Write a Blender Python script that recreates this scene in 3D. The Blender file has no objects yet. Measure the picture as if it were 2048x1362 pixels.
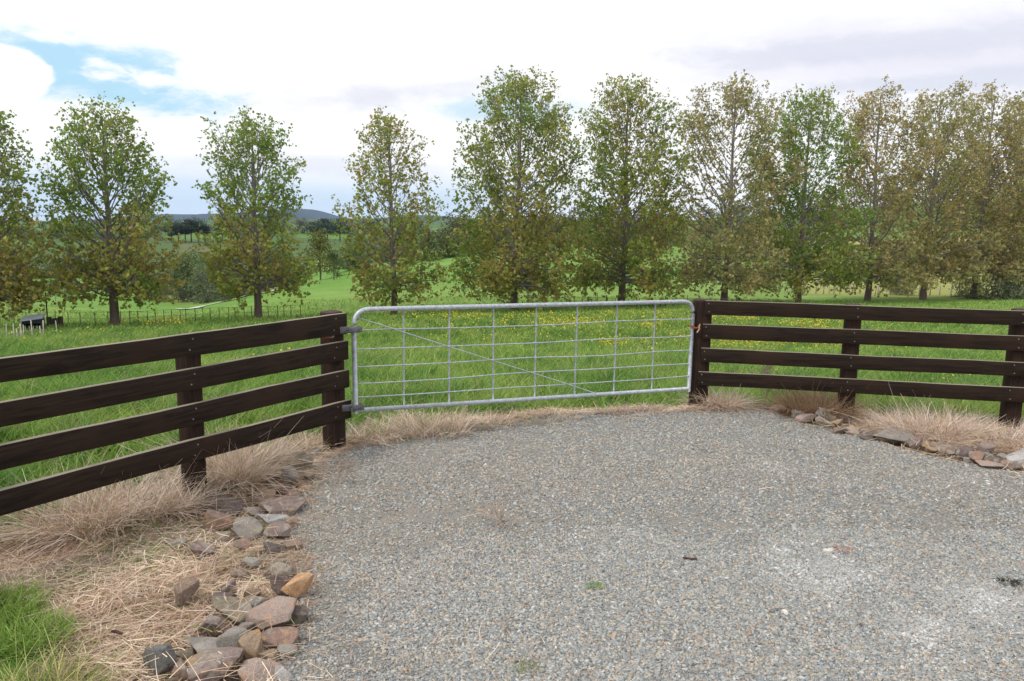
import bpy, math, random
import numpy as np
from mathutils import Vector

C = bpy.context.scene.collection
SC = bpy.context.scene
FL = 1560.0; EYE = 1.85
PITCH = math.atan(238 / FL); ROLL = math.atan(.0126)
SUN_EL, SUN_AZ = math.radians(52), math.radians(-125)   # azimuth from +Y towards +X

# ------------------------------------------------------------------ camera
F = np.array([0, math.cos(PITCH), -math.sin(PITCH)]); R0 = np.array([1., 0, 0]); U0 = np.cross(R0, F)
R = math.cos(ROLL) * R0 + math.sin(ROLL) * U0
U = -math.sin(ROLL) * R0 + math.cos(ROLL) * U0
cam = bpy.data.cameras.new('camera'); co = bpy.data.objects.new('camera', cam); C.objects.link(co)
from mathutils import Matrix
m = Matrix(((R[0], U[0], -F[0], 0), (R[1], U[1], -F[1], 0), (R[2], U[2], -F[2], EYE), (0, 0, 0, 1)))
co.matrix_world = m
cam.sensor_width = 36; cam.lens = 36 * FL / 2048; cam.clip_start = .05; cam.clip_end = 20000
SC.camera = co

# ------------------------------------------------------------------ world
SC.view_settings.view_transform = 'Standard'; SC.view_settings.look = 'None'
SC.view_settings.exposure = 0; SC.view_settings.gamma = 1
w = bpy.data.worlds.new("World"); SC.world = w; w.use_nodes = True
nt = w.node_tree; nt.nodes.clear(); N = nt.nodes; Lk = nt.links

def node(tree, typ, **kw):
    n = tree.nodes.new(typ)
    for k, v in kw.items():
        if k[0] == 'i' and k[1:].isdigit(): n.inputs[int(k[1:])].default_value = v
        else: setattr(n, k, v)
    return n
def mth(tree, op, a, b=None, c=None, clamp=False):
    n = tree.nodes.new('ShaderNodeMath'); n.operation = op; n.use_clamp = clamp
    for i, v in enumerate((a, b, c)):
        if v is None: continue
        if isinstance(v, (int, float)): n.inputs[i].default_value = v
        else: tree.links.new(v, n.inputs[i])
    return n.outputs[0]
def mixc(tree, fac, a, b, mode='MIX'):
    n = tree.nodes.new('ShaderNodeMix'); n.data_type = 'RGBA'; n.blend_type = mode
    for s, v in ((0, fac), (6, a), (7, b)):
        if isinstance(v, (int, float)): n.inputs[s].default_value = v
        elif isinstance(v, tuple): n.inputs[s].default_value = (*v[:3], 1)
        else: tree.links.new(v, n.inputs[s])
    return n.outputs[2]
def sstep(tree, v, a, b):
    n = tree.nodes.new('ShaderNodeMapRange'); n.interpolation_type = 'SMOOTHSTEP'
    tree.links.new(v, n.inputs[0]); n.inputs[1].default_value = a; n.inputs[2].default_value = b
    return n.outputs[0]

sky = node(nt, 'ShaderNodeTexSky'); sky.sky_type = 'NISHITA'; sky.sun_disc = False
sky.sun_elevation = SUN_EL; sky.sun_rotation = SUN_AZ; sky.air_density = 1.0; sky.dust_density = 1.0
tc = node(nt, 'ShaderNodeTexCoord')
sep = node(nt, 'ShaderNodeSeparateXYZ'); Lk.new(tc.outputs['Generated'], sep.inputs[0])
az = mth(nt, 'ARCTAN2', sep.outputs[0], sep.outputs[1]); el = mth(nt, 'ARCSINE', sep.outputs[2])
# cloud noise in direction space, flattened like layered cumulus
mp = node(nt, 'ShaderNodeMapping'); mp.inputs['Scale'].default_value = (1, 1, 2.6)
Lk.new(tc.outputs['Generated'], mp.inputs[0])
def noise(tree, vec, scale, detail=5, rough=.55, dist=0):
    n = tree.nodes.new('ShaderNodeTexNoise'); n.inputs['Scale'].default_value = scale
    n.inputs['Detail'].default_value = detail; n.inputs['Roughness'].default_value = rough; n.inputs['Distortion'].default_value = dist
    if vec is not None: tree.links.new(vec, n.inputs['Vector'])
    return n.outputs[0]
n1 = noise(nt, mp.outputs[0], 6.5, 10, .66, .25); n2 = noise(nt, mp.outputs[0], 2.3, 4, .5, .4)
n1c = mth(nt, 'SUBTRACT', n1, .5); n2c = mth(nt, 'SUBTRACT', n2, .5)

def ray(x, y):
    d = F + R * (x - 1024) / FL - U * (y - 681) / FL
    return d / np.linalg.norm(d)
def blob(px, py, rx, ry, tilt=0):
    d = ray(px, py); a0 = math.atan2(d[0], d[1]); e0 = math.asin(d[2])
    sx, sy = rx / FL, ry / FL
    da = mth(nt, 'SUBTRACT', az, a0); de = mth(nt, 'SUBTRACT', el, e0)
    c, s = math.cos(tilt), math.sin(tilt)
    p = mth(nt, 'ADD', mth(nt, 'MULTIPLY', da, c / sx), mth(nt, 'MULTIPLY', de, s / sx))
    q = mth(nt, 'ADD', mth(nt, 'MULTIPLY', da, -s / sy), mth(nt, 'MULTIPLY', de, c / sy))
    r2 = mth(nt, 'ADD', mth(nt, 'MULTIPLY', p, p), mth(nt, 'MULTIPLY', q, q))
    return mth(nt, 'SUBTRACT', 1.0, mth(nt, 'SQRT', r2))      # 1 at the middle, 0 at the rim
def gap(bl, k=1.3, lo=-.05, hi=.3):
    return sstep(nt, mth(nt, 'ADD', bl, mth(nt, 'MULTIPLY', n1c, k)), lo, hi)
S = 10.0
blueA = gap(blob(160, 135, 245, 68, -.2), 2.6, -.15, .45)
whiteA = gap(blob(8, 142, 75, 50), 1.0, 0, .15)
blueB = gap(blob(1010, 222, 190, 30, 0), 1.8, -.1, .6)
blueC = gap(blob(870, 60, 10, 10), .1)
band = sstep(nt, mth(nt, 'ADD', mth(nt, 'MULTIPLY', el, -1), mth(nt, 'MULTIPLY', n2c, .05)), -.075, -.03)
bandx = sstep(nt, mth(nt, 'ADD', az, mth(nt, 'MULTIPLY', n2c, .3)), .12, -.12)
band = mth(nt, 'MULTIPLY', band, bandx)
grey1 = gap(blob(1800, 120, 520, 110, -.05), 1.6, -.3, .9)
grey2 = gap(blob(770, 190, 300, 45, .1), 2.4, 0, .9)
grey3 = gap(blob(560, 330, 420, 30), 2.2, 0, .9)
grey5 = gap(blob(1750, 95, 420, 32, .02), 2.0, -.1, .6); grey6 = gap(blob(1880, 165, 330, 22, 0), 2.0, -.1, .6)
grey4 = gap(blob(1100, -700, 1500, 500), 2.5, .1, 1.2)
wispn = sstep(nt, n1, .48, .72)
cloud = (1.13 * S, 1.13 * S, 1.15 * S)
skyt = mixc(nt, .95, sky.outputs[0], (.52 * S, .82 * S, 1.02 * S))
col = mixc(nt, mth(nt, 'MULTIPLY', grey1, .85), cloud, (.84 * S, .84 * S, .95 * S))
col = mixc(nt, mth(nt, 'MULTIPLY', grey2, .6), col, (.70 * S, .72 * S, .84 * S))
col = mixc(nt, mth(nt, 'MULTIPLY', grey3, .6), col, (.82 * S, .85 * S, .96 * S))
col = mixc(nt, mth(nt, 'MULTIPLY', grey5, .4), col, (.66 * S, .69 * S, .84 * S)); col = mixc(nt, mth(nt, 'MULTIPLY', grey6, .4), col, (.62 * S, .68 * S, .84 * S))
col = mixc(nt, mth(nt, 'MULTIPLY', grey4, .6), col, (.55 * S, .58 * S, .70 * S))
col = mixc(nt, mth(nt, 'MULTIPLY', band, .95), col, (.74 * S, .88 * S, 1.06 * S))
col = mixc(nt, mth(nt, 'MULTIPLY', blueB, .75), col, (.55 * S, .80 * S, .95 * S))
col = mixc(nt, mth(nt, 'MULTIPLY', blueA, mth(nt, 'SUBTRACT', 1.0, mth(nt, 'MULTIPLY', wispn, .25))), col, skyt)
col = mixc(nt, whiteA, col, cloud)
n3c = mth(nt, 'SUBTRACT', noise(nt, mp.outputs[0], 26, 6, .6, .4), .5)
for b_ in ((186, 120, 30, 16), (214, 154, 44, 15), (330, 158, 90, 24), (120, 75, 130, 12)): col = mixc(nt, mth(nt, 'MULTIPLY', sstep(nt, mth(nt, 'ADD', blob(*b_), mth(nt, 'MULTIPLY', n3c, 3.2)), -.1, 1.0), .85), col, cloud)
bg = node(nt, 'ShaderNodeBackground'); bg.inputs[1].default_value = .1
Lk.new(col, bg.inputs[0]); ow = node(nt, 'ShaderNodeOutputWorld'); Lk.new(bg.outputs[0], ow.inputs[0])

sun = bpy.data.lights.new('sun', 'SUN'); sun.energy = 1.8; sun.angle = math.radians(12); sun.color = (1, .955, .88)
so = bpy.data.objects.new('sun', sun); C.objects.link(so)
sd = Vector((math.sin(SUN_AZ) * math.cos(SUN_EL), math.cos(SUN_AZ) * math.cos(SUN_EL), math.sin(SUN_EL)))
so.rotation_euler = sd.to_track_quat('Z', 'Y').to_euler(); so.location = (-10, -10, 30)

# ------------------------------------------------------------------ helpers
def tag(o, label=None, cat=None, group=None, kind=None):
    if label: o['label'] = label
    if cat: o['category'] = cat
    if group: o['group'] = group
    if kind: o['kind'] = kind
    return o
def empty(name, loc=(0, 0, 0), label=None, cat=None, group=None):
    o = bpy.data.objects.new(name, None); C.objects.link(o); o.location = tuple(map(float, loc)); o.empty_display_size = .2
    return tag(o, label, cat, group)
def mesh_np(name, V, Q, mat, parent=None, col=None, smooth=False, origin=None, tris=None):
    """V (n,3) world verts, Q (m,4) quads and tris (k,3)."""
    V = np.asarray(V, float)
    o0 = np.zeros(3) if origin is None else np.asarray(origin, float)
    me = bpy.data.meshes.new(name); me.vertices.add(len(V)); me.vertices.foreach_set('co', (V - o0).astype(np.float32).ravel())
    Q = np.zeros((0, 4), int) if Q is None or len(Q) == 0 else np.asarray(Q)
    T = np.zeros((0, 3), int) if tris is None or len(tris) == 0 else np.asarray(tris)
    me.loops.add(Q.size + T.size); me.loops.foreach_set('vertex_index', np.concatenate([Q.ravel(), T.ravel()]).astype(np.int32))
    me.polygons.add(len(Q) + len(T))
    st = np.concatenate([np.arange(len(Q)) * 4, Q.size + np.arange(len(T)) * 3]).astype(np.int32)
    me.polygons.foreach_set('loop_start', st)
    if smooth: me.polygons.foreach_set('use_smooth', np.ones(len(Q) + len(T), bool))
    me.update(calc_edges=True)
    if col is not None:
        a = me.color_attributes.new('Col', 'FLOAT_COLOR', 'POINT')
        c4 = np.ones((len(V), 4), np.float32); c4[:, :3] = col; a.data.foreach_set('color', c4.ravel())
    me.materials.append(mat)
    o = bpy.data.objects.new(name, me); C.objects.link(o)
    if parent is not None:
        o.parent = parent; o.location = tuple(o0 - np.array(parent_loc(parent)))
    else: o.location = tuple(o0)
    return o
def parent_loc(p):
    v = np.array(p.location)
    while p.parent: p = p.parent; v = v + np.array(p.location)
    return v

_P = np.random.default_rng(7).random((256, 256))
def vnoise(x, y):
    xi = np.floor(x).astype(int); yi = np.floor(y).astype(int); fx = x - xi; fy = y - yi
    fx = fx * fx * (3 - 2 * fx); fy = fy * fy * (3 - 2 * fy)
    a = _P[xi % 256, yi % 256]; b = _P[(xi + 1) % 256, yi % 256]; c = _P[xi % 256, (yi + 1) % 256]; d = _P[(xi + 1) % 256, (yi + 1) % 256]
    return (a * (1 - fx) + b * fx) * (1 - fy) + (c * (1 - fx) + d * fx) * fy - .5
def fbm(x, y, s, o=4):
    r = 0; a = 1.
    for i in range(o): r = r + a * vnoise(x * s + 17.3 * i, y * s + 5.1 * i); s *= 2.03; a *= .5
    return r
def gnd(x, y, z=0.):
    d = ray(x, y); t = (z - EYE) / d[2]; return np.array([0, 0, EYE]) + d * t
def onplane(x, y, A, B):
    n = np.array([-(B - A)[1], (B - A)[0], 0]); n /= np.linalg.norm(n)
    d = ray(x, y); t = ((A - np.array([0, 0, EYE])) @ n) / (d @ n); return np.array([0, 0, EYE]) + d * t
def smooth01(t): t = np.clip(t, 0, 1); return t * t * (3 - 2 * t)

# fence line posts (feet)
PA, PB, PC, PE = gnd(677, 895), gnd(388, 1005), gnd(1396, 816), gnd(2027, 852)
def fence_y(x):
    """y of the fence line at x"""
    x = np.asarray(x, float)
    yl = PA[1] + (x - PA[0]) * (PB[1] - PA[1]) / (PB[0] - PA[0])
    ym = PA[1] + (x - PA[0]) * (PC[1] - PA[1]) / (PC[0] - PA[0])
    yr = PC[1] + (x - PC[0]) * (PE[1] - PC[1]) / (PE[0] - PC[0])
    return np.where(x < PA[0], yl, np.where(x < PC[0], ym, yr))

# ------------------------------------------------------------------ terrain height
TU = np.array([-1.4, -.64, -.5, -.42, -.33, -.27, -.2, 0, .2, .4, .55, .66, 1.4])
TY = np.array([26, 32, 45, 60, 80, 110, 150, 220, 350, 600, 1200, 2500.])
TD = np.array([
 [226, 215, 185, 165, 142, 150, 115, 75, 45, 28, 16, 12],
 [226, 215, 185, 165, 142, 150, 115, 75, 45, 28, 14, 12],
 [222, 212, 190, 172, 150, 150, 110, 70, 45, 28, 16, 12],
 [218, 208, 192, 176, 158, 150, 110, 62, 48, 30, 15, 12],
 [212, 202, 174, 152, 150, 140, 100, 62, 50, 30, 15, 12],
 [208, 197, 158, 130, 132, 125, 95, 65, 48, 28, 15, 12],
 [204, 193, 152, 117, 94, 105, 90, 62, 45, 25, 15, 12],
 [200, 184, 146, 120, 93, 73, 62, 50, 35, 15, 8, 12],
 [196, 178, 146, 122, 95, 72, 55, 35, 12, -5, -2, 10],
 [194, 172, 150, 125, 100, 70, 45, 20, -20, -25, 0, 10],
 [190, 168, 148, 128, 100, 65, 35, 0, -38, -42, 0, 10],
 [185, 165, 145, 125, 95, 60, 25, -15, -55, -55, 0, 10],
 [185, 165, 145, 125, 95, 60, 25, -15, -55, -55, 0, 10]], float)
TZ = EYE - TD * TY[None] / 1600
nearY = np.array([-1e4, 0, 3, 7, 10, 15, 20.]); nearZ = np.array([-.03, -.03, -.03, -.06, -.27, -.75, -1.25])
ZY = np.concatenate([nearY, TY])
ZZ = np.concatenate([np.repeat(nearZ[None], len(TU), 0), TZ], 1)
LY = np.concatenate([[-3, .3, 1.2], np.log(ZY[3:])])
def _colz(i, ly):
    # Catmull-Rom along log distance
    k = np.clip(np.searchsorted(LY, ly) - 1, 0, len(LY) - 2)
    k0 = np.maximum(k - 1, 0); k3 = np.minimum(k + 2, len(LY) - 1)
    Z = ZZ[i]; h = LY[k + 1] - LY[k]; t = np.clip((ly - LY[k]) / h, 0, 1)
    m0 = (Z[i_(k + 1)] - Z[i_(k0)]) / (LY[k + 1] - LY[k0]) * h; m1 = (Z[i_(k3)] - Z[i_(k)]) / (LY[k3] - LY[k]) * h
    return (2*t**3 - 3*t**2 + 1) * Z[k] + (t**3 - 2*t**2 + t) * m0 + (-2*t**3 + 3*t**2) * Z[k + 1] + (t**3 - t**2) * m1
def i_(k): return k
ALLCOL = None
def height(x, y, rough=True):
    x = np.atleast_1d(np.asarray(x, float)); y = np.atleast_1d(np.asarray(y, float))
    ly = np.log(np.maximum(y, .2)); u = np.clip(x / np.maximum(y, .5), -1.39, 1.39)
    u = np.where(y < 1, 0, u)
    j = np.clip(np.searchsorted(TU, u) - 1, 0, len(TU) - 2)
    t = (u - TU[j]) / (TU[j + 1] - TU[j]); t = smooth01(t) * .5 + t * .5
    z = np.zeros_like(x)
    for c in range(len(TU)):
        ma = j == c; mb = j + 1 == c
        if ma.any(): z[ma] += (1 - t[ma]) * _colz(c, ly[ma])
        if mb.any(): z[mb] += t[mb] * _colz(c, ly[mb])
    z = np.where(y < 2, -.06, z)
    if rough:
        r = np.hypot(x, y)
        a = np.clip(r / 10, .3, 1)
        z = z + .03 * a * fbm(x, y, 1.1, 3) + np.clip((r - 14) / 30, 0, 1) * .12 * fbm(x, y, .35, 4) + np.clip((r - 80) / 400, 0, 1) * 7 * fbm(x, y, .012, 4)
    return z
def hz(x, y): return float(height(x, y)[0])
def hit(px, py, far=3000.):
    d = ray(px, py); t = 2.0 * 1.01 ** np.arange(740); P = np.array([0, 0, EYE]) + d * t[:, None]
    z = height(P[:, 0], P[:, 1]); k = np.nonzero(P[:, 2] < z)[0]
    k = k[0] if len(k) else len(t) - 1
    p = P[k].copy(); p[2] = z[k]; return p
def at(px, Y):
    """ground point in pixel column px at forward distance Y (column near the horizon rows)"""
    d = ray(px, 600); x = d[0] / d[1] * Y; return np.array([x, Y, hz(x, Y)])

# ------------------------------------------------------------------ materials
def new_mat(name):
    mt = bpy.data.materials.new(name); mt.use_nodes = True; t = mt.node_tree; b = t.nodes['Principled BSDF']
    return mt, t, b
def attr_mat(name, rough=.7, trans=0., spec=.3, nscale=None, namp=.3, bump=None):
    mt, t, b = new_mat(name)
    a = t.nodes.new('ShaderNodeAttribute'); a.attribute_name = 'Col'; c = a.outputs[0]
    if nscale:
        tcn = t.nodes.new('ShaderNodeTexCoord'); n = noise(t, tcn.outputs['Object'], nscale, 4, .6)
        f = mth(t, 'ADD', mth(t, 'MULTIPLY', mth(t, 'SUBTRACT', n, .5), 2 * namp), 1.0)
        mm = t.nodes.new('ShaderNodeVectorMath'); mm.operation = 'SCALE'; t.links.new(c, mm.inputs[0]); t.links.new(f, mm.inputs[3]); c = mm.outputs[0]
    t.links.new(c, b.inputs['Base Color']); b.inputs['Roughness'].default_value = rough
    b.inputs['Specular IOR Level'].default_value = spec
    if bump:
        tcn = t.nodes.new('ShaderNodeTexCoord'); n = noise(t, tcn.outputs['Object'], bump[0], 5, .65)
        bp = t.nodes.new('ShaderNodeBump'); bp.inputs['Strength'].default_value = bump[1]; bp.inputs['Distance'].default_value = bump[2]
        t.links.new(n, bp.inputs['Height']); t.links.new(bp.outputs[0], b.inputs['Normal'])
    if trans:
        tr = t.nodes.new('ShaderNodeBsdfTranslucent'); t.links.new(c, tr.inputs[0])
        mx = t.nodes.new('ShaderNodeMixShader'); mx.inputs[0].default_value = trans
        t.links.new(b.outputs[0], mx.inputs[1]); t.links.new(tr.outputs[0], mx.inputs[2])
        t.links.new(mx.outputs[0], t.nodes['Material Output'].inputs[0])
    return mt
M = {}
M['leaf'] = attr_mat('leaf', .5, .55, .4)
M['grass'] = attr_mat('grass_blade', .5, .4, .3)
M['straw'] = attr_mat('straw', .7, .15, .3)
M['petal'] = attr_mat('petal', .5, .3, .3)
M['stone'] = attr_mat('gravel_stone', .85, 0, .3, nscale=60, namp=.25)
M['bark'] = attr_mat('bark', .85, 0, .2, nscale=14, namp=.45, bump=(22, .6, .03))
M['far'] = attr_mat('far_foliage', .7, .25, .2)

def wood_mat(name, base, edge, red=.0):
    mt, t, b = new_mat(name)
    tcn = t.nodes.new('ShaderNodeTexCoord'); mpn = t.nodes.new('ShaderNodeMapping'); mpn.inputs['Scale'].default_value = (1.1, 22, 22)
    info = t.nodes.new('ShaderNodeObjectInfo')
    off = t.nodes.new('ShaderNodeVectorMath'); off.operation = 'ADD'; sc = t.nodes.new('ShaderNodeVectorMath'); sc.operation = 'SCALE'
    sc.inputs[0].default_value = (13, 7, 9); t.links.new(info.outputs['Random'], sc.inputs[3])
    t.links.new(tcn.outputs['Object'], off.inputs[0]); t.links.new(sc.outputs[0], off.inputs[1]); t.links.new(off.outputs[0], mpn.inputs[0])
    g = noise(t, mpn.outputs[0], 2.5, 8, .7, .6)
    big = noise(t, off.outputs[0], 2.2, 4, .6)
    # knots
    mk = t.nodes.new('ShaderNodeMapping'); mk.inputs['Scale'].default_value = (1.6, 3.2, 5.0); t.links.new(off.outputs[0], mk.inputs[0])
    vo = t.nodes.new('ShaderNodeTexVoronoi'); vo.inputs['Scale'].default_value = 1.25; t.links.new(mk.outputs[0], vo.inputs[0])
    kn = sstep(t, vo.outputs['Distance'], .26, .10)
    ring = mth(t, 'SINE', mth(t, 'MULTIPLY', vo.outputs['Distance'], 70))
    c = mixc(t, sstep(t, g, .3, .72), tuple(x * .4 for x in base), tuple(x * 2.1 for x in base))
    c = mixc(t, sstep(t, big, .45, .75), c, tuple(x * 1.7 for x in (base[0] * 1.15, base[1], base[2] * .95)))
    c = mixc(t, mth(t, 'MULTIPLY', kn, .75), c, tuple(x * .3 for x in base))
    c = mixc(t, mth(t, 'MULTIPLY', mth(t, 'MULTIPLY', kn, ring), .25, None, True), c, tuple(x * 1.8 for x in base))
    # weathered upper surfaces: silvered timber where the object's own top is
    geo = t.nodes.new('ShaderNodeTexCoord'); sp = t.nodes.new('ShaderNodeSeparateXYZ'); t.links.new(geo.outputs['Normal'], sp.inputs[0])
    top = sstep(t, sp.outputs[2], .55, .95)
    c = mixc(t, mth(t, 'MULTIPLY', top, sstep(t, g, .25, .5)), c, edge)
    t.links.new(c, b.inputs['Base Color']); b.inputs['Roughness'].default_value = .75; b.inputs['Specular IOR Level'].default_value = .2
    bp = t.nodes.new('ShaderNodeBump'); bp.inputs['Strength'].default_value = .5; bp.inputs['Distance'].default_value = .004
    hh = mth(t, 'SUBTRACT', g, mth(t, 'MULTIPLY', kn, .3)); t.links.new(hh, bp.inputs['Height']); t.links.new(bp.outputs[0], b.inputs['Normal'])
    return mt
M['rail'] = wood_mat('stained_rail', (.0175, .0105, .0070), (.30, .26, .20))
M['post'] = wood_mat('stained_post', (.022, .0120, .0085), (.07, .045, .036))
# posts have the grain upright
for n in M['post'].node_tree.nodes:
    if n.type == 'MAPPING' and tuple(round(v) for v in n.inputs['Scale'].default_value) == (1, 22, 22): n.inputs['Scale'].default_value = (22, 22, 1.1)

def metal_mat(name, colr, rough=.45, metallic=.75, sc_=40, col2=None):
    mt, t, b = new_mat(name); tcn = t.nodes.new('ShaderNodeTexCoord')
    n = noise(t, tcn.outputs['Object'], sc_, 5, .6); c = mixc(t, sstep(t, n, .35, .65), colr, col2 or tuple(x * .68 for x in colr))
    t.links.new(c, b.inputs['Base Color']); b.inputs['Metallic'].default_value = metallic; b.inputs['Roughness'].default_value = rough
    bp = t.nodes.new('ShaderNodeBump'); bp.inputs['Strength'].default_value = .15; bp.inputs['Distance'].default_value = .002
    t.links.new(n, bp.inputs['Height']); t.links.new(bp.outputs[0], b.inputs['Normal'])
    return mt
M['galv'] = metal_mat('galvanised_steel', (.52, .56, .62), .5, .35)
M['hinge'] = metal_mat('dull_steel', (.17, .17, .19), .6, .4)
M['rust'] = metal_mat('rusty_steel', (.40, .09, .03), .8, .1, col2=(.25, .06, .02))
M['nail'] = metal_mat('nail_head', (.30, .30, .31), .6, .4)
def plain_mat(name, colr, rough=.7, sc_=20, amp=.5):
    mt, t, b = new_mat(name); tcn = t.nodes.new('ShaderNodeTexCoord')
    n = noise(t, tcn.outputs['Object'], sc_, 5, .6); c = mixc(t, sstep(t, n, .3, .7), colr, tuple(x * amp for x in colr))
    t.links.new(c, b.inputs['Base Color']); b.inputs['Roughness'].default_value = rough; return mt
M['shed'] = plain_mat('dark_painted_board', (.016, .022, .032)); M['shedroof'] = plain_mat('grey_roof_sheet', (.16, .19, .23), .4)
M['pale'] = plain_mat('weathered_batten', (.52, .47, .39), amp=.7); M['darkpost'] = plain_mat('dark_fence_post', (.07, .05, .035))
M['white'] = plain_mat('white_wall', (.75, .75, .72), amp=.85); M['roofg'] = plain_mat('grey_roof', (.25, .24, .24))
M['cord'] = plain_mat('pale_cord', (.55, .38, .27), amp=.7); M['bird'] = plain_mat('pale_drip', (.6, .58, .54), amp=.8)
M['barkbit'] = plain_mat('bark_piece', (.09, .035, .022)); M['hills'] = plain_mat('forested_ridge', (.035, .06, .05), .9, .02, .6)

def rock_mat(name, c1, c2, c3):
    mt, t, b = new_mat(name); tcn = t.nodes.new('ShaderNodeTexCoord'); info = t.nodes.new('ShaderNodeObjectInfo')
    off = t.nodes.new('ShaderNodeVectorMath'); off.operation = 'ADD'; sc = t.nodes.new('ShaderNodeVectorMath'); sc.operation = 'SCALE'
    sc.inputs[0].default_value = (31, 17, 23); t.links.new(info.outputs['Random'], sc.inputs[3])
    t.links.new(tcn.outputs['Object'], off.inputs[0]); t.links.new(sc.outputs[0], off.inputs[1])
    n1 = noise(t, off.outputs[0], 9, 6, .6, .3); n2 = noise(t, off.outputs[0], 22, 6, .65, .4); n3 = noise(t, off.outputs[0], 140, 4, .7)
    c = mixc(t, sstep(t, n1, .46, .54), c1, c2); c = mixc(t, sstep(t, n2, .53, .62), c, c3); c = mixc(t, mth(t, 'MULTIPLY', sstep(t, noise(t, off.outputs[0], 6, 5, .6, 1.0), .55, .62), .6), c, (.36, .33, .29))
    c = mixc(t, 1.0, c, mixc(t, sstep(t, n3, .3, .7), (.76, .75, .74), (1.2, 1.2, 1.2)), 'MULTIPLY'); c = mixc(t, mth(t, 'MULTIPLY', sstep(t, noise(t, off.outputs[0], 45, 5, .7, .5), .5, .66), .4), c, (.30, .235, .18))
    t.links.new(c, b.inputs['Base Color']); b.inputs['Roughness'].default_value = .82; b.inputs['Specular IOR Level'].default_value = .25
    bp = t.nodes.new('ShaderNodeBump'); bp.inputs['Strength'].default_value = .9; bp.inputs['Distance'].default_value = .010
    t.links.new(mth(t, 'ADD', n2, mth(t, 'MULTIPLY', n3, .35)), bp.inputs['Height']); t.links.new(bp.outputs[0], b.inputs['Normal'])
    return mt
RM = {
 'brown': rock_mat('brown_rock', (.25, .18, .14), (.20, .15, .12), (.30, .22, .15)),
 'dark': rock_mat('dark_rock', (.11, .09, .085), (.15, .11, .10), (.17, .14, .12)),
 'red': rock_mat('red_rock', (.28, .18, .14), (.22, .16, .14), (.38, .23, .14)),
 'purple': rock_mat('purple_rock', (.24, .185, .17), (.18, .14, .13), (.32, .24, .18)),
 'grey': rock_mat('grey_rock', (.28, .26, .24), (.22, .21, .19), (.34, .29, .23)),
 'blue': rock_mat('blue_grey_rock', (.13, .14, .14), (.17, .17, .165), (.10, .10, .10)),
 'light': rock_mat('light_rock', (.42, .41, .40), (.34, .33, .32), (.48, .45, .42)),
 'tan': rock_mat('tan_rock', (.36, .26, .17), (.29, .22, .16), (.40, .24, .12)),
 'orange': rock_mat('orange_rock', (.58, .36, .20), (.52, .33, .20), (.48, .25, .12)),
 'olive': rock_mat('olive_rock', (.25, .21, .15), (.19, .165, .125), (.28, .23, .17)),
 'pink': rock_mat('pink_rock', (.36, .28, .24), (.31, .245, .22), (.40, .25, .18)),
 'white': rock_mat('white_rock', (.70, .69, .66), (.6, .59, .57), (.75, .73, .70)),
}

# ground materials
def ground_mat(name, near):
    mt, t, b = new_mat(name); a = t.nodes.new('ShaderNodeAttribute'); a.attribute_name = 'Col'
    tcn = t.nodes.new('ShaderNodeTexCoord')
    n = noise(t, tcn.outputs['Object'], 9 if near else 3, 8, .7); n2 = noise(t, tcn.outputs['Object'], .35, 5, .6)
    f = mth(t, 'MULTIPLY', mth(t, 'ADD', n, .5), mth(t, 'ADD', mth(t, 'MULTIPLY', n2, .7), .65))
    mm = t.nodes.new('ShaderNodeVectorMath'); mm.operation = 'SCALE'; t.links.new(a.outputs[0], mm.inputs[0]); t.links.new(f, mm.inputs[3])
    t.links.new(mm.outputs[0], b.inputs['Base Color']); b.inputs['Roughness'].default_value = .95; b.inputs['Specular IOR Level'].default_value = .1
    bp = t.nodes.new('ShaderNodeBump'); bp.inputs['Strength'].default_value = .7; bp.inputs['Distance'].default_value = .06
    t.links.new(n, bp.inputs['Height']); t.links.new(bp.outputs[0], b.inputs['Normal'])
    return mt
M['ground'] = ground_mat('ground', True)
def gravel_mat():
    mt, t, b = new_mat('gravel_bed'); tcn = t.nodes.new('ShaderNodeTexCoord'); a = t.nodes.new('ShaderNodeAttribute'); a.attribute_name = 'Col'
    v = t.nodes.new('ShaderNodeTexVoronoi'); v.inputs['Scale'].default_value = 165; t.links.new(tcn.outputs['Object'], v.inputs[0])
    sepc = t.nodes.new('ShaderNodeSeparateColor'); t.links.new(v.outputs['Color'], sepc.inputs[0])
    rp = t.nodes.new('ShaderNodeValToRGB'); t.links.new(sepc.outputs[0], rp.inputs[0]); cr = rp.color_ramp
    cr.elements[0].color = (.16, .17, .175, 1); cr.elements[1].color = (.44, .42, .39, 1)
    for p, c in ((.3, (.25, .27, .275)), (.55, (.33, .34, .33)), (.75, (.38, .31, .24)), (.88, (.30, .33, .34))):
        e = cr.elements.new(p); e.color = (*c, 1)
    c = mixc(t, sstep(t, v.outputs['Distance'], .35, .75), rp.outputs[0], (.20, .175, .145))
    c = mixc(t, sstep(t, mth(t, 'ADD', mth(t, 'MULTIPLY', noise(t, tcn.outputs['Object'], 2.2, 6, .65), 1), 0), .47, .6), c, mixc(t, .3, c, (.40, .335, .26)))
    t.links.new(mixc(t, 1.0, c, a.outputs[0], 'MULTIPLY'), b.inputs['Base Color']); b.inputs['Roughness'].default_value = .9
    bp = t.nodes.new('ShaderNodeBump'); bp.inputs['Strength'].default_value = .9; bp.inputs['Distance'].default_value = .008; bp.invert = True
    t.links.new(v.outputs['Distance'], bp.inputs['Height']); t.links.new(bp.outputs[0], b.inputs['Normal'])
    return mt
M['gravel'] = gravel_mat()

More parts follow.
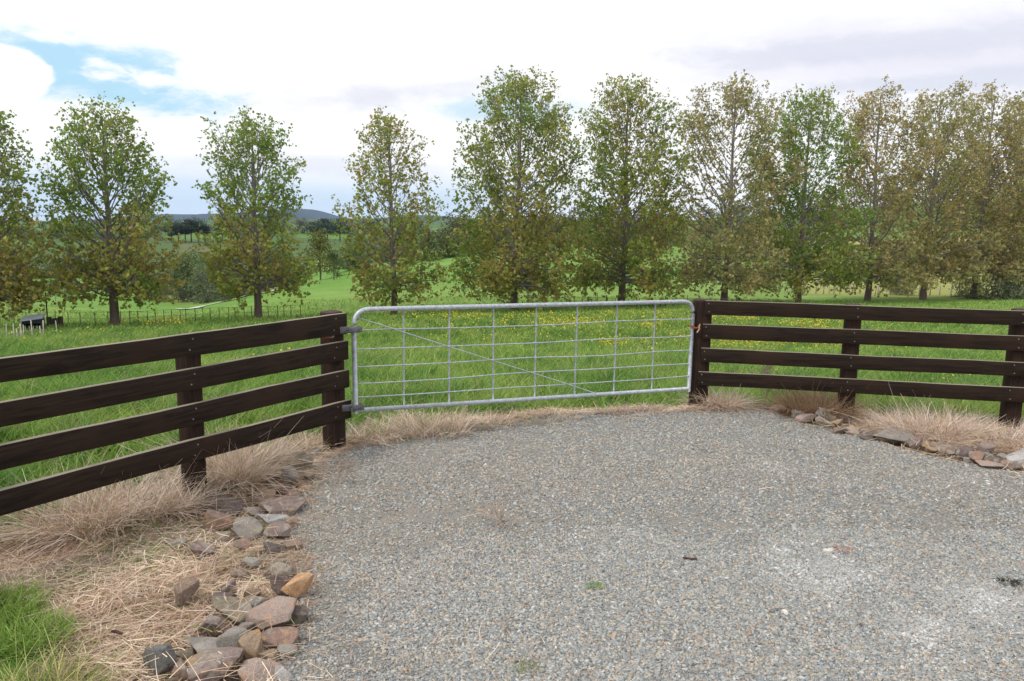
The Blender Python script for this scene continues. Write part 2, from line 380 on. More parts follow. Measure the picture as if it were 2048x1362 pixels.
# ------------------------------------------------------------------ zones
def poly_px(pts): return np.array([gnd(*p)[:2] for p in pts])
def inside(P, poly):
    x, y = P[:, 0], P[:, 1]; r = np.zeros(len(x), bool); n = len(poly)
    for i in range(n):
        x1, y1 = poly[i]; x2, y2 = poly[(i + 1) % n]
        c = ((y1 > y) != (y2 > y)) & (x < (x2 - x1) * (y - y1) / (y2 - y1 + 1e-12) + x1); r ^= c
    return r
def edge_dist(P, poly):
    d = np.full(len(P), 1e9); n = len(poly)
    for i in range(n):
        a = poly[i]; b = poly[(i + 1) % n]; ab = b - a; t = np.clip(((P - a) @ ab) / (ab @ ab), 0, 1)
        d = np.minimum(d, np.linalg.norm(P - a - t[:, None] * ab, axis=1))
    return np.where(inside(P, poly), d, -d)
GRAVEL = poly_px([(530, 1362), (575, 1250), (590, 1160), (530, 1110), (560, 1040), (600, 985), (630, 925), (700, 893), (770, 880), (860, 858), (1000, 838), (1100, 826), (1250, 820), (1377, 818),
                  (1470, 815), (1540, 817), (1600, 840), (1650, 856), (1780, 888), (1900, 918), (2048, 950), (2200, 985)])
GRAVEL = np.concatenate([GRAVEL, [[9, 2.5], [9, -5], [-1.2, -5], [-1.15, 1.5]]])
DRYL = poly_px([(-420, 1200), (0, 1068), (120, 1022), (300, 968), (420, 925), (560, 880), (640, 866), (700, 872), (712, 890), (640, 920), (605, 1000), (575, 1060), (605, 1130), (610, 1210), (570, 1300), (540, 1400), (400, 1600), (-700, 1600)])
DRYR = poly_px([(1377, 824), (1378, 802), (1500, 798), (1600, 795), (1720, 805), (1800, 822), (1950, 832), (2100, 825), (2400, 830), (2500, 1000), (2048, 945), (1900, 912), (1750, 880), (1640, 852), (1560, 822), (1500, 816)])
DRYG = poly_px([(700, 893), (706, 850), (760, 826), (850, 822), (1000, 815), (1150, 806), (1380, 796), (1377, 820), (1250, 822), (1100, 830), (980, 845), (860, 864), (740, 892)])
GREENBL = poly_px([(-300, 1140), (0, 1165), (45, 1180), (80, 1225), (130, 1275), (110, 1310), (90, 1400), (100, 1600), (-500, 1600)])
def near_cols(x, y):
    """ground colour by what grows or lies there"""
    P = np.stack([x, y], 1); r = np.hypot(x, y)
    n1 = fbm(x, y, .5, 4); n2 = fbm(x + 40, y, .05, 4); n3 = fbm(x, y + 90, .012, 3)
    g1 = np.array([.085, .150, .030]); g2 = np.array([.14, .215, .045]); g3 = np.array([.14, .18, .05])
    t = smooth01(.5 + n1 * .6)[:, None]; c = g1 * (1 - t) + g2 * t
    far = smooth01((r - 22) / 25)[:, None]
    fc = np.array([.14, .27, .052]) * (1 - smooth01(.5 + n2 * 1.5)[:, None]) + np.array([.20, .31, .075]) * smooth01(.5 + n2 * 1.5)[:, None]
    c = c * (1 - far) + fc * far
    vf = smooth01((r - 130) / 120)[:, None]
    k = smooth01(.5 + n3 * 3)[:, None]
    vc = np.array([.085, .135, .05]) * k + np.array([.13, .23, .055]) * (1 - k)
    c = c * (1 - vf) + vc * vf
    dry = np.zeros(len(x))
    for pl in (DRYL, DRYR, DRYG):
        dry = np.maximum(dry, smooth01((edge_dist(P, pl) + .06 + .15 * fbm(x, y, 3, 2)) / .12))
    gr = smooth01((edge_dist(P, GREENBL) + .1 * fbm(x, y, 3, 2)) / .15)
    dry = dry * (1 - gr)
    ds = np.array([.26, .19, .14]) * (1 + .5 * fbm(x, y, 4, 3))[:, None]
    c = c * (1 - dry[:, None]) + ds * dry[:, None]
    u = x / np.maximum(y, 1)
    # mown yellowish slope on the right, reedy mound on the left
    mow = smooth01((u - .34) / .06) * smooth01((y - 46) / 8) * smooth01((175 - y) / 20)
    st = .5 + .5 * np.sin(y * 1.3 + x * .35 + 3 * fbm(x, y, .05, 2))
    mc = np.array([.36, .33, .12])[None] * (1 - .35 * st[:, None]) + np.array([.12, .2, .04])[None] * (.35 * st[:, None])
    c = c * (1 - mow[:, None] * .85) + mc * mow[:, None] * .85
    reed = smooth01(1.2 - np.hypot((u + .425) / .055, (y - 72) / 18))[:, None]
    c = c * (1 - .8 * reed) + np.array([.21, .21, .07]) * .8 * reed
    bare = smooth01(1.1 - np.hypot((u + .40) / .04, (y - 225) / 45))[:, None]
    c = c * (1 - .7 * bare) + np.array([.17, .15, .08]) * .7 * bare
    scr = (smooth01((y - 100) / 25) * smooth01((210 - y) / 30) * smooth01((-.22 - u) / .1) * smooth01(.45 + 2.2 * fbm(x, y, .06, 4)))[:, None]
    c = c * (1 - .8 * scr) + np.array([.085, .105, .05]) * .8 * scr
    return np.clip(c, 0, 1)

# ------------------------------------------------------------------ setting: ground, gravel drive, ridge
def build_ground():
    az_f = np.linspace(-50, 50, 430); az_b = np.linspace(50, 310, 70)[1:-1]
    A = np.radians(np.concatenate([az_f, az_b])); n = len(A)
    r = np.concatenate([np.linspace(.6, 14, 230), 14 * (2600 / 14) ** (np.arange(1, 240) / 239)])
    rr, aa = np.meshgrid(r, A, indexing='ij'); x = (rr * np.sin(aa)).ravel(); y = (rr * np.cos(aa)).ravel()
    z = height(x, np.where(y < 1, .9, y)); z = np.where((y < 1), -.06 + .03 * fbm(x, y, 1.1, 3), z)
    z = np.where((y < 1) & (rr.ravel() > 200), -8, z)
    col = near_cols(x, y)
    k = len(r); idx = np.arange(k * n).reshape(k, n); nx = np.roll(idx, -1, 1)
    Q = np.stack([idx[:-1].ravel(), idx[1:].ravel(), nx[1:].ravel(), nx[:-1].ravel()], 1)[:, ::-1]
    V = np.stack([x, y, z], 1); V = np.vstack([V, [[0, 0, -.06]]]); col = np.vstack([col, [[.2, .15, .1]]])
    c0 = np.full(n, k * n); T = np.stack([c0, idx[0], nx[0]], 1)[:, ::-1]
    g = mesh_np('ground', V, Q, M['ground'], None, col, True, tris=T); tag(g, kind='structure'); return g
build_ground()

def build_gravel():
    s = .045; xs = np.arange(-2.2, 9, s); ys = np.arange(-4.8, 8.4, s)
    X, Y = np.meshgrid(xs, ys, indexing='ij'); P = np.stack([X.ravel(), Y.ravel()], 1)
    d = edge_dist(P, GRAVEL) + .10 * fbm(P[:, 0], P[:, 1], 2.4, 3)
    z = -.11 * smooth01((.06 - d) / .28) + .022 * fbm(P[:, 0], P[:, 1], .9, 4) + .003
    # long shallow wheel ruts running to the gate
    keep = (d > -.2).reshape(X.shape); idx = np.arange(len(P)).reshape(X.shape)
    kc = keep[:-1, :-1] & keep[1:, :-1] & keep[:-1, 1:] & keep[1:, 1:]
    Q = np.stack([idx[:-1, :-1][kc], idx[1:, :-1][kc], idx[1:, 1:][kc], idx[:-1, 1:][kc]], 1)
    used = np.unique(Q); re = np.zeros(len(P), int); re[used] = np.arange(len(used))
    t = smooth01(.5 + 1.5 * fbm(P[:, 0], P[:, 1], .8, 4))[:, None]
    col = (np.array([1.12, 1.09, 1.03]) * t + np.array([1.04, 1.04, 1.03]) * (1 - t))
    V = np.stack([P[:, 0], P[:, 1], z], 1)[used]
    g = mesh_np('gravel_drive', V, re[Q], M['gravel'], None, col[used], True); tag(g, kind='structure')
build_gravel()
def pad_z(x, y): 
    P = np.stack([x, y], 1); d = edge_dist(P, GRAVEL) + .10 * fbm(x, y, 2.4, 3)
    zp = -.11 * smooth01((.06 - d) / .28) + .022 * fbm(x, y, .9, 4) + .003
    return np.where(d > -.2, np.maximum(zp, height(x, y)), height(x, y))
def floor_z(x, y): return float(pad_z(np.array([x], float), np.array([y], float))[0])

def build_ridge(name, Y, prof, thick, col):
    px = np.array([p[0] for p in prof], float); py = np.array([p[1] for p in prof], float)
    xs = np.linspace(px[0], px[-1], 400); ys = np.interp(xs, px, py)
    top = []
    for a, b in zip(xs, ys):
        d = ray(a, b); t = Y / d[1]; top.append([d[0] * t, Y, EYE + d[2] * t])
    top = np.array(top); top[:, 2] += Y * .0006 * fbm(top[:, 0], top[:, 1] * 0, 60 / Y, 4)
    rows = []
    for k in range(14):
        s = k / 13 * 2 - 1; f = 1 - s * s
        r = top.copy(); r[:, 1] += s * thick; r[:, 2] = -60 + (top[:, 2] + 60) * f ** .6 + thick * .04 * fbm(r[:, 0], r[:, 1], 12 / Y, 4) * f * (abs(s) > .2)
        rows.append(r)
    V = np.concatenate(rows); n = len(xs); idx = np.arange(len(V)).reshape(14, n)
    Q = np.stack([idx[:-1, :-1].ravel(), idx[:-1, 1:].ravel(), idx[1:, 1:].ravel(), idx[1:, :-1].ravel()], 1)
    cc = np.array(col)[None] * (1 + .5 * fbm(V[:, 0], V[:, 1], 20 / Y, 4))[:, None]
    g = mesh_np(name, V, Q, M['far'], None, cc, True); tag(g, kind='structure')
build_ridge('hills', 4200, [(-900, 452), (-300, 446), (120, 447), (300, 432), (340, 428), (460, 429), (520, 432), (560, 430), (585, 424), (604, 417), (625, 424), (660, 434), (720, 446), (900, 452), (1400, 470)], 700, (.008, .020, .034))  # far ridge: blue of distance haze is put into its dark base colour
build_ridge('hills', 1900, [(-900, 446), (-100, 452), (60, 450), (100, 444), (122, 440), (150, 443), (200, 446), (300, 443), (420, 440), (600, 440), (760, 436), (860, 430), (960, 438), (1200, 440), (2400, 440)], 350, (.085, .15, .05))

def build_path():
    pts = [(374, 620.5), (400, 614.5), (430, 608), (470, 598.5), (510, 589), (560, 578.5), (606, 571)]
    W = np.array([hit(*p) for p in pts]); t = np.linspace(0, len(W) - 1, 60)
    P = np.stack([np.interp(t, range(len(W)), W[:, k]) for k in range(3)], 1)
    D = np.gradient(P[:, :2], axis=0); D /= np.linalg.norm(D, axis=1)[:, None]; Nn = np.stack([-D[:, 1], D[:, 0]], 1)
    V = []
    for s in (-1, -.33, .33, 1):
        q = P[:, :2] + Nn * s * (.5 + .5 * fbm(P[:, 0], P[:, 1], .5, 2))[:, None]; V.append(np.column_stack([q, height(q[:, 0], q[:, 1]) + .06]))
    n = 60; V = np.concatenate(V); idx = np.arange(4 * n).reshape(4, n)
    Q = np.stack([idx[:-1, :-1].ravel(), idx[1:, :-1].ravel(), idx[1:, 1:].ravel(), idx[:-1, 1:].ravel()], 1)
    g = mesh_np('farm_track', V, Q, M['ground'], None, np.tile([[.55, .52, .47]], (len(V), 1)), True); tag(g, kind='structure')
build_path()

# ------------------------------------------------------------------ ribbons, tubes, leaves
def ribbons(root, d, L, W, bend, col, nseg=3, rng=None, tip=.15, tipcol=None):
    n = len(root); t = np.linspace(0, 1, nseg + 1)
    P = root[:, None] + d[:, None] * (L[:, None, None] * t[None, :, None]) + bend[:, None] * (t[None, :, None] ** 2)
    side = np.cross(d, np.array([0, 0, 1.]) + rng.normal(0, .35, (n, 3))); side /= np.linalg.norm(side, axis=1)[:, None] + 1e-9
    wt = (1 - (1 - tip) * t ** 1.6)[None, :, None] * W[:, None, None] / 2
    A = P - side[:, None] * wt; B = P + side[:, None] * wt
    V = np.stack([A, B], 2).reshape(n, -1, 3); k = V.shape[1]
    b = (np.arange(n) * k)[:, None]; f = []
    for s in range(nseg): f.append(np.stack([b[:, 0] + 2 * s, b[:, 0] + 2 * s + 1, b[:, 0] + 2 * s + 3, b[:, 0] + 2 * s + 2], 1))
    Q = np.concatenate(f)
    cc = np.repeat(col[:, None], k, 1)
    if tipcol is not None:
        tt = np.repeat(t, 2)[None, :, None] ** 1.5; cc = cc * (1 - tt) + tipcol[:, None] * tt
    return V.reshape(-1, 3), Q, cc.reshape(-1, 3)
class Bag:
    def __init__(s): s.V = []; s.Q = []; s.C = []; s.n = 0
    def add(s, V, Q, Cc):
        s.V.append(V); s.Q.append(Q + s.n); s.C.append(Cc); s.n += len(V)
    def build(s, name, mat, parent=None, smooth=False, origin=None):
        return mesh_np(name, np.concatenate(s.V), np.concatenate(s.Q), mat, parent, np.concatenate(s.C), smooth, origin)
def tube(P, r, ns=6, cap=True):
    P = np.asarray(P, float); r = np.broadcast_to(np.asarray(r, float), (len(P),))
    T = np.gradient(P, axis=0); T /= np.linalg.norm(T, axis=1)[:, None] + 1e-12
    ref = np.array([0, 0, 1.]) if abs(T[:, 2]).mean() < .8 else np.array([1., 0, 0])
    a = np.cross(T, ref); a /= np.linalg.norm(a, axis=1)[:, None] + 1e-12; b = np.cross(T, a)
    th = np.arange(ns) * 2 * math.pi / ns
    V = P[:, None] + (a[:, None] * np.cos(th)[None, :, None] + b[:, None] * np.sin(th)[None, :, None]) * r[:, None, None]
    k = len(P); idx = np.arange(k * ns).reshape(k, ns); nx = np.roll(idx, -1, 1)
    Q = np.stack([idx[:-1].ravel(), idx[1:].ravel(), nx[1:].ravel(), nx[:-1].ravel()], 1)
    V = V.reshape(-1, 3)
    if cap:
        for e in (0, k - 1):
            c = len(V); V = np.vstack([V, P[e:e + 1]])
            q = np.stack([np.full(ns, c), idx[e], nx[e], np.full(ns, c)], 1)
            # degenerate quads are avoided by pairing two fan triangles
            h = ns // 2
            q = np.stack([np.full(h, c), idx[e][0:2 * h:2], idx[e][1:2 * h:2], nx[e][1:2 * h:2]], 1)
            if e == 0: q = q[:, ::-1]
            Q = np.vstack([Q, q])
    return V, Q
def leaves(Cn, size, rng, col, droop=.3, aspect=.95):
    n = len(Cn); d = rng.normal(0, 1, (n, 3)); d[:, 2] -= droop; d /= np.linalg.norm(d, axis=1)[:, None]
    s = np.cross(d, rng.normal(0, 1, (n, 3))); s /= np.linalg.norm(s, axis=1)[:, None]; nn = np.cross(d, s)
    L = size[:, None]
    base = Cn - d * L * .5; tip = Cn + d * L * .5; fold = rng.uniform(.05, .35, (n, 1))
    l = Cn - d * L * .05 + s * L * .5 * aspect + nn * L * fold; r = Cn - d * L * .05 - s * L * .5 * aspect + nn * L * fold
    V = np.stack([base, r, tip, l], 1).reshape(-1, 3); Q = np.arange(4 * n).reshape(n, 4)
    return V, Q, np.repeat(col, 4, 0)

# ------------------------------------------------------------------ row trees
PROF_T = np.array([0, .03, .08, .15, .3, .47, .6, .76, .87, .95, 1.0])
PROF_W = np.array([.0, .35, .80, .95, .99, .97, .93, .83, .67, .44, .08])
def row_tree(base, h, half, seed, green, label, dens=1.0, name='shade_tree', low=.10, r0=.16, topgreen=.5, leaf=.125):
    rng = np.random.default_rng(seed); base = np.asarray(base, float)
    root = empty(name, base, label, 'tree', 'trees planted in a row across the paddock')
    wood = Bag(); tr = Bag()
    barkc = np.array([.125, .095, .082]); twigc = np.array([.30, .265, .265])
    nt_ = 16; tt = np.linspace(0, 1, nt_); wob = np.cumsum(rng.normal(0, .018, (nt_, 2)), 0) * h / 8
    T = np.column_stack([wob, tt * h * .97]) + base; T[0, 2] -= .25
    rad = r0 * .86 * (1 - .92 * tt) + .008; rad[0] *= 1.25
    V, Q = tube(T, rad, 10); cc = barkc[None] * (1 - .0 * V[:, :1]) ; f = smooth01((V[:, 2] - base[2]) / (h * .7))[:, None]
    tr.add(V, Q, barkc * (1 - f) + twigc * .85 * f)
    lc = []; ls = []
    nb = int(88 * dens)
    prof = lambda t: np.interp(t, PROF_T, PROF_W) * half
    lump = rng.random(64)
    for i in range(nb):
        t0 = low + (.92 - low) * ((i + rng.random()) / nb) ** 1.75
        a = i * 2.399 + rng.normal(0, .35)
        cot = np.interp(t0, [0, .12, .2, .3, .5, .9], [-.1, .0, .35, .95, 1.4, 1.9]) * rng.uniform(.7, 1.3) + rng.normal(0, .06)
        p0 = np.array([np.interp(t0 * 1.02, tt, T[:, 0]), np.interp(t0 * 1.02, tt, T[:, 1]), base[2] + t0 * h])
        # tip where the branch meets the crown outline
        rr_ = half * .3
        for _ in range(6): rr_ = .5 * rr_ + .5 * prof(min(1, t0 + rr_ * cot / h))
        rr_ *= (1.04 - .5 * rng.random() ** 2.6) * (.90 + .22 * lump[int((a % 6.28) / 6.28 * 8) * 8 + int(t0 * 7.9)])
        tip = p0 + np.array([math.cos(a) * rr_, math.sin(a) * rr_, min(rr_ * cot, h * (1.0 - t0))])
        mid = (p0 + tip) / 2 + np.array([math.cos(a), math.sin(a), 0]) * rr_ * .10 + np.array([0, 0, -.12 * rr_ if t0 > .2 else .12 * rr_])
        s = np.linspace(0, 1, 8)[:, None]; B = (1 - s) ** 2 * p0 + 2 * s * (1 - s) * mid + s ** 2 * tip
        B[1:-1] += rng.normal(0, .035, (6, 3)) * rr_ * .5
        Lb = np.linalg.norm(tip - p0); rb = np.interp(t0, tt, rad) * .30 * rng.uniform(.7, 1.1)
        V, Q = tube(B, rb * (1 - .82 * s[:, 0]) + .004, 5); wood.add(V, Q, np.repeat((twigc * rng.uniform(.55, .95))[None], len(V), 0))
        ns = int(np.clip(Lb * (5.8 if t0 < .3 else 4.6), 4, 17))
        for j in range(ns):
            q = (.12 if t0 < .3 else .3) + (.88 if t0 < .3 else .7) * ((j + rng.random()) / ns) ** .75; k = q * 7; ki = min(int(k), 6); ps = B[ki] + (B[ki + 1] - B[ki]) * (k - ki)
            tang = B[min(ki + 1, 7)] - B[ki]; tang /= np.linalg.norm(tang)
            dv = tang * .8 + rng.normal(0, .65, 3) + np.array([0, 0, .35 if t0 > .2 else .0]); dv /= np.linalg.norm(dv)
            l2 = rng.uniform(.4, 1.0) * (1.15 - .5 * q) * min(1, h / 8)
            e = ps + dv * l2
            V, Q = tube(np.array([ps, (ps + e) / 2 + rng.normal(0, .03, 3), e]), [.009, .007, .004], 3, False)
            wood.add(V, Q, np.repeat((twigc * rng.uniform(.6, 1))[None], len(V), 0))
            for g in range(5):
                q3 = rng.uniform(.3, 1); p3 = ps + dv * l2 * q3; d3 = dv + rng.normal(0, .8, 3); d3 /= np.linalg.norm(d3); l3 = rng.uniform(.14, .48)
                e3 = p3 + d3 * l3
                if g == 0: V, Q = tube(np.array([p3, e3]), [.006, .004], 3, False); wood.add(V, Q, np.repeat((twigc * .8)[None], len(V), 0))
                nl = rng.integers(3, 6)
                lc.append(e3 + rng.normal(0, .045, (nl, 3))); ls.append(np.full(nl, rng.random()))
    # leader tufts
    for g in range(10):
        e3 = T[-1] + rng.normal(0, .13, 3) + [0, 0, rng.uniform(-.5, .25)]; lc.append(e3 + rng.normal(0, .05, (6, 3))); ls.append(np.full(6, rng.random()))
    Lc = np.concatenate(lc); cl = np.concatenate(ls)
    hrel = (Lc[:, 2] - base[2]) / h
    gp = green + .08 + topgreen * (smooth01((hrel - .35) / .3) - .4); gp = gp + .9 * fbm(Lc[:, 0] + seed * 3, Lc[:, 2] + Lc[:, 1], .8, 3) + .5 * (cl - .5) + rng.normal(0, .18, len(Lc))
    G = np.array([.25, .37, .075]); O = np.array([.42, .41, .10]); Rr = np.array([.53, .39, .13]); D = np.array([.17, .24, .065])
    gp = np.clip(gp, 0, 1)[:, None]
    colr = np.where(gp < .45, Rr + (O - Rr) * (gp / .45), O + (G - O) * ((gp - .45) / .55))
    colr = colr * (1 - .4 * (seed >= 106)) + .4 * (seed >= 106) * np.array([.60, .43, .31]) if not (seed == 107) else colr
    dk = (rng.random(len(Lc)) < .22)[:, None]; colr = np.where(dk, D + .25 * (colr - D), colr) * rng.uniform(.75, 1.25, (len(Lc), 1))
    V, Q, cc = leaves(Lc, rng.uniform(.7, 1.25, len(Lc)) * leaf * (1.08 - .28 * smooth01(hrel * 1.2 - .2)), rng, colr)
    tr.build('trunk', M['bark'], root, True, base)
    wood.build('branches', M['bark'], root, True, base)
    mesh_np('crown', V, Q, M['leaf'], root, cc, False, base)
    return root
TREES = [ # px, top y, half width px, greenness, label
 (-30, 185, 105, .35, 'rusty green tree cut off by the left edge of the photo'),
 (228, 195, 110, .62, 'dark green tree with bare lower trunk, right of the small dark shelter'),
 (514, 215, 95, .60, 'slender green tree with a low forked branch, beside the pale farm track'),
 (787, 212, 84, .38, 'thin rusty yellow tree with the sparsest crown, standing behind the left half of the gate'),
 (1028, 130, 124, .50, 'tallest broad green tree standing behind the middle of the gate'),
 (1242, 138, 110, .44, 'bronze green tree behind the right end of the gate'),
 (1447, 135, 112, .40, 'bronze tree with a forked pale upper trunk behind the right gatepost'),
 (1596, 180, 98, .72, 'greener, shorter tree between two bronze ones behind the right rail fence'),
 (1731, 168, 100, .36, 'bronze tree with low branching trunk behind the middle post of the right fence'),
 (1845, 170, 92, .32, 'rusty tree with a short dark trunk above the mown slope'),
 (1945, 172, 84, .30, 'rusty tree behind white battens, between the short dark trunk and the shrubs'),
 (2012, 190, 84, .30, 'last rusty tree with its whole trunk in view, rising over grey green shrubs'),
 (2085, 195, 85, .30, 'rusty tree whose crown is cut off by the right edge of the photo'),
]
for i, (px, ty, hw, g, lab) in enumerate(TREES):
    u = (px - 1024) / 1560; Y = 26 * (1 + .0896 * (i - 1)); 
    if lab is None: continue
    b = at(px, Y); hp = 443 + .0126 * (px - 1024)
    d = ray(px, ty); t = Y / d[1]; top = EYE + d[2] * t
    row_tree(b, (top - b[2]) * (.935 if i < 7 else .975), hw / 1560 * Y * (1 if i < 6 else 1.18), 100 + i, g, lab, dens=[1, 1.0, .85, .72, 1.2, 1.1, .9, .9, .85, .85, .85, .85, .85][i], leaf=.106 + .0024 * i, r0=[.17, .17, .15, .14, .19, .19, .18, .16, .18, .2, .2, .2, .2][i],
             low=[.12, .15, .15, .13, .11, .11, .10, .11, .10, .12, .12, .12, .12][i], topgreen=[.55, .6, .55, .2, .2, .15, 0, .35, -.1, 0, -.1, -.1, -.1][i])

# ------------------------------------------------------------------ background trees and bushes
def far_tree(px, py_base, py_top, half_px, name, label, col, shape='round', group=None, nleaf=1500, trunkc=(.12, .10, .085), Y=None, seed=None, crown_from=.25, col2=None):
    b = hit(px, py_base) if Y is None else at(px, Y)
    Y = b[1]; d = ray(px, py_top); top = EYE + d[2] * Y / d[1]; h = max(top - b[2], 1.0); half = half_px / 1560 * Y
    rng = np.random.default_rng(seed if seed is not None else int(px * 7 + py_base)); root = empty(name, b, label, 'tree' if 'shrub' not in name else 'shrub', group)
    tr = Bag(); nst = {'pine': 1, 'round': 1, 'multi': 4, 'poplar': 1}[shape]
    for k in range(nst):
        a = rng.random() * 6.28; off = np.array([math.cos(a), math.sin(a), 0]) * (half * .35 if nst > 1 else 0)
        P = np.array([b - [0, 0, .3], b + off * .5 + [0, 0, h * .35], b + off + [0, 0, h * (.8 if shape != 'multi' else .6)]]); 
        V, Q = tube(P, np.array([h * .022, h * .016, h * .006]) * (1.7 if shape == 'pine' else 1), 5); tr.add(V, Q, np.tile([trunkc], (len(V), 1)))
    for k in range(9):
        a = rng.random() * 6.28; t0 = rng.uniform(crown_from, .8); e = b + [math.cos(a) * half * .7, math.sin(a) * half * .7, h * min(.97, t0 + .2)]
        V, Q = tube(np.array([b + [0, 0, h * t0], e]), [h * .008, h * .003], 3, False); tr.add(V, Q, np.tile([trunkc], (len(V), 1)))
    # clumps
    nc = max(8, nleaf // 45); ph = rng.random(nc) * 6.28; tz = rng.random(nc)
    if shape == 'pine': zz = crown_from + (1 - crown_from) * tz; rad = half * np.sqrt(rng.random(nc)) * np.sin(np.clip((zz - crown_from) / (1 - crown_from), .05, 1) * 2.2 + .5)
    elif shape == 'poplar': zz = crown_from + (1 - crown_from) * tz; rad = half * np.sqrt(rng.random(nc)) * np.sin(np.clip(1 - tz, .05, 1) * 2.4)
    else:
        zz = crown_from + (1 - crown_from) * tz; rad = half * np.sqrt(rng.random(nc)) * np.sqrt(np.clip(1 - ((zz - (crown_from + .38 * (1 - crown_from))) / (.66 * (1 - crown_from))) ** 2, .05, 1))
    Cc = np.column_stack([np.cos(ph) * rad, np.sin(ph) * rad, zz * h]) + b
    cs = half * (.20 if shape != 'pine' else .22)
    n = 45; P = (Cc[:, None] + rng.normal(0, 1, (nc, n, 3)) * cs * np.array([1, 1, .6 if shape != 'pine' else .32])).reshape(-1, 3)
    P[:, 2] = np.maximum(P[:, 2], b[2] + .1)
    c = np.array(col)[None, None] * rng.uniform(.6, 1.3, (nc, 1, 1)) * rng.uniform(.75, 1.25, (nc, n, 1))
    if col2 is not None:
        k = rng.random((nc, 1, 1)); c = c * (1 - k) + np.array(col2) * k
    V, Q, cc = leaves(P, rng.uniform(.7, 1.3, len(P)) * max(half * .085, Y * .0012), rng, c.reshape(-1, 3))
    tr.build('trunk', M['bark'], root, True, b); mesh_np('crown', V, Q, M['far'], root, cc, False, b)
    return root
pine = (.050, .075, .058); GP = 'dark pines standing in a clump on the far slope'
for k, (px, pt, hw, lab) in enumerate([(344, 452, 15, 'low spreading pine at the left end of the far clump'), (357, 449, 15, 'pine with a leaning top, second from the left of the far clump'), (371, 446, 14, 'flat-topped pine left of the tallest in the far clump'),
        (383, 440, 17, 'tallest broad pine in the middle of the far clump'), (397, 443, 14, 'dark pine just right of the tallest in the far clump'), (411, 452, 12, 'small narrow pine at the right end of the far clump, beside the slender tree')]):
    far_tree(px, 485, pt, hw, 'pine_tree', lab, pine, 'pine', GP, 1500, (.07, .06, .055), crown_from=.42)
for px, pb, pt, hw, lab in [(445, 484, 446, 16, 'dark pine behind the slender tree crown'), (655, 480, 440, 22, 'wide dark pine on the far slope left of the thin rusty tree'), (680, 482, 438, 20, 'dark pine on the far slope partly behind the thin rusty tree'), (630, 474, 446, 15, 'small dark pine at the foot of the blue ridge')]:
    far_tree(px, pb, pt, hw, 'pine_tree', lab, pine, 'pine', 'dark pines standing apart on the far slope', 1500, (.07, .06, .055), crown_from=.35)
GW = 'willows filling the gully'
wil = (.15, .21, .09)
for px, pb, pt, hw, lab in [(345, 590, 540, 34, 'pale green willow at the left end of the gully'), (385, 600, 505, 48, 'largest grey green willow in the gully between the two green trees'), (430, 598, 520, 44, 'willow in the gully directly left of the slender tree trunk'),
        (470, 596, 535, 38, 'willow behind the slender tree trunk'), (552, 572, 500, 40, 'willow right of the slender tree trunk'), (700, 540, 498, 34, 'low willow on the crest behind the thin rusty tree')]:
    far_tree(px, pb, pt, hw, 'willow_tree', lab, wil, 'multi', GW, 4200, col2=(.22, .26, .13), crown_from=.06)
for k, (px, pb, pt, hw) in enumerate([(300, 598, 545, 30), (322, 604, 560, 26), (415, 606, 545, 34), (448, 604, 550, 30), (500, 590, 545, 32), (530, 582, 535, 30), (600, 556, 515, 26), (30, 560, 530, 40), (90, 556, 522, 36), (135, 552, 515, 34), (180, 556, 520, 30), (10, 535, 505, 34), (262, 560, 515, 34), (290, 540, 505, 30), (720, 535, 505, 30), (770, 525, 495, 32)]):
    far_tree(px, pb, pt, hw, 'gully_shrub', 'grey green scrub bush in the gully and slopes beyond the left trees', [(.12, .16, .085), (.15, .18, .09), (.10, .13, .075)][k % 3], 'multi', 'scrub bushes along the gully', 1500, crown_from=.0, seed=900 + k, col2=(.18, .19, .13))
far_tree(641, 560, 465, 36, 'young_tree', 'feathery light green tree on the crest left of the thin rusty tree', (.13, .17, .045), 'poplar', None, 2600, crown_from=.16, col2=(.17, .15, .04))
far_tree(668, 560, 505, 20, 'young_tree', 'small dark green tree on the crest beside the feathery one', (.07, .11, .04), 'poplar', None, 1200, crown_from=.1)
far_tree(855, 500, 458, 14, 'bronze_tree', 'reddish brown conical tree on the far slope right of the thin rusty tree', (.20, .11, .06), 'poplar', None, 1500, crown_from=.1)
GD = 'small dome-shaped trees with pale trunks'
for px, pb, pt, hw, lab in [(27, 612, 572, 20, 'pale-trunked dome tree nearest the left edge'), (40, 616, 590, 11, 'smallest pale-trunked dome tree'), (66, 612, 566, 20, 'brownish dome tree with pale trunk left of the dark green tree'), (112, 612, 564, 22, 'brown grey dome tree half behind the dark green tree')]:
    far_tree(px, pb, pt, hw, 'dome_tree', lab, (.13, .105, .06), 'round', GD, 1200, (.33, .30, .27), crown_from=.45)
GH = 'round bushy trees of the far hedgerow'
rngh = random.Random(5)
for k in range(44):
    px = 20 + k * 19 + rngh.uniform(-8, 8); pb = 486 - rngh.uniform(0, 14) if px < 330 else 470 + rngh.uniform(-4, 4)
    if 330 < px < 425: pb = 462
    t = far_tree(px, pb, pb - rngh.uniform(18, 32), rngh.uniform(13, 22), 'hedgerow_tree', 'hazy bushy tree of the far hedgerow below the ridge', rngh.choice([(.07, .11, .075), (.09, .135, .08), (.13, .12, .10)]), 'round', GH, 700, crown_from=.02, seed=k)
GR = 'bush-clad trees of the right hillside'
def far_tree_h(px, Y, hh, half_m, **kw):
    """same, with a height in metres"""
    b = at(px, Y); d = ray(px, 443); 
    # pixel row of the top
    v = np.array([b[0], b[1], b[2] + hh]) - np.array([0, 0, EYE]); z = v @ F; py = 681 - FL * (v @ U) / z
    return far_tree(px, 0, py, half_m / Y * 1560, Y=Y, **kw)
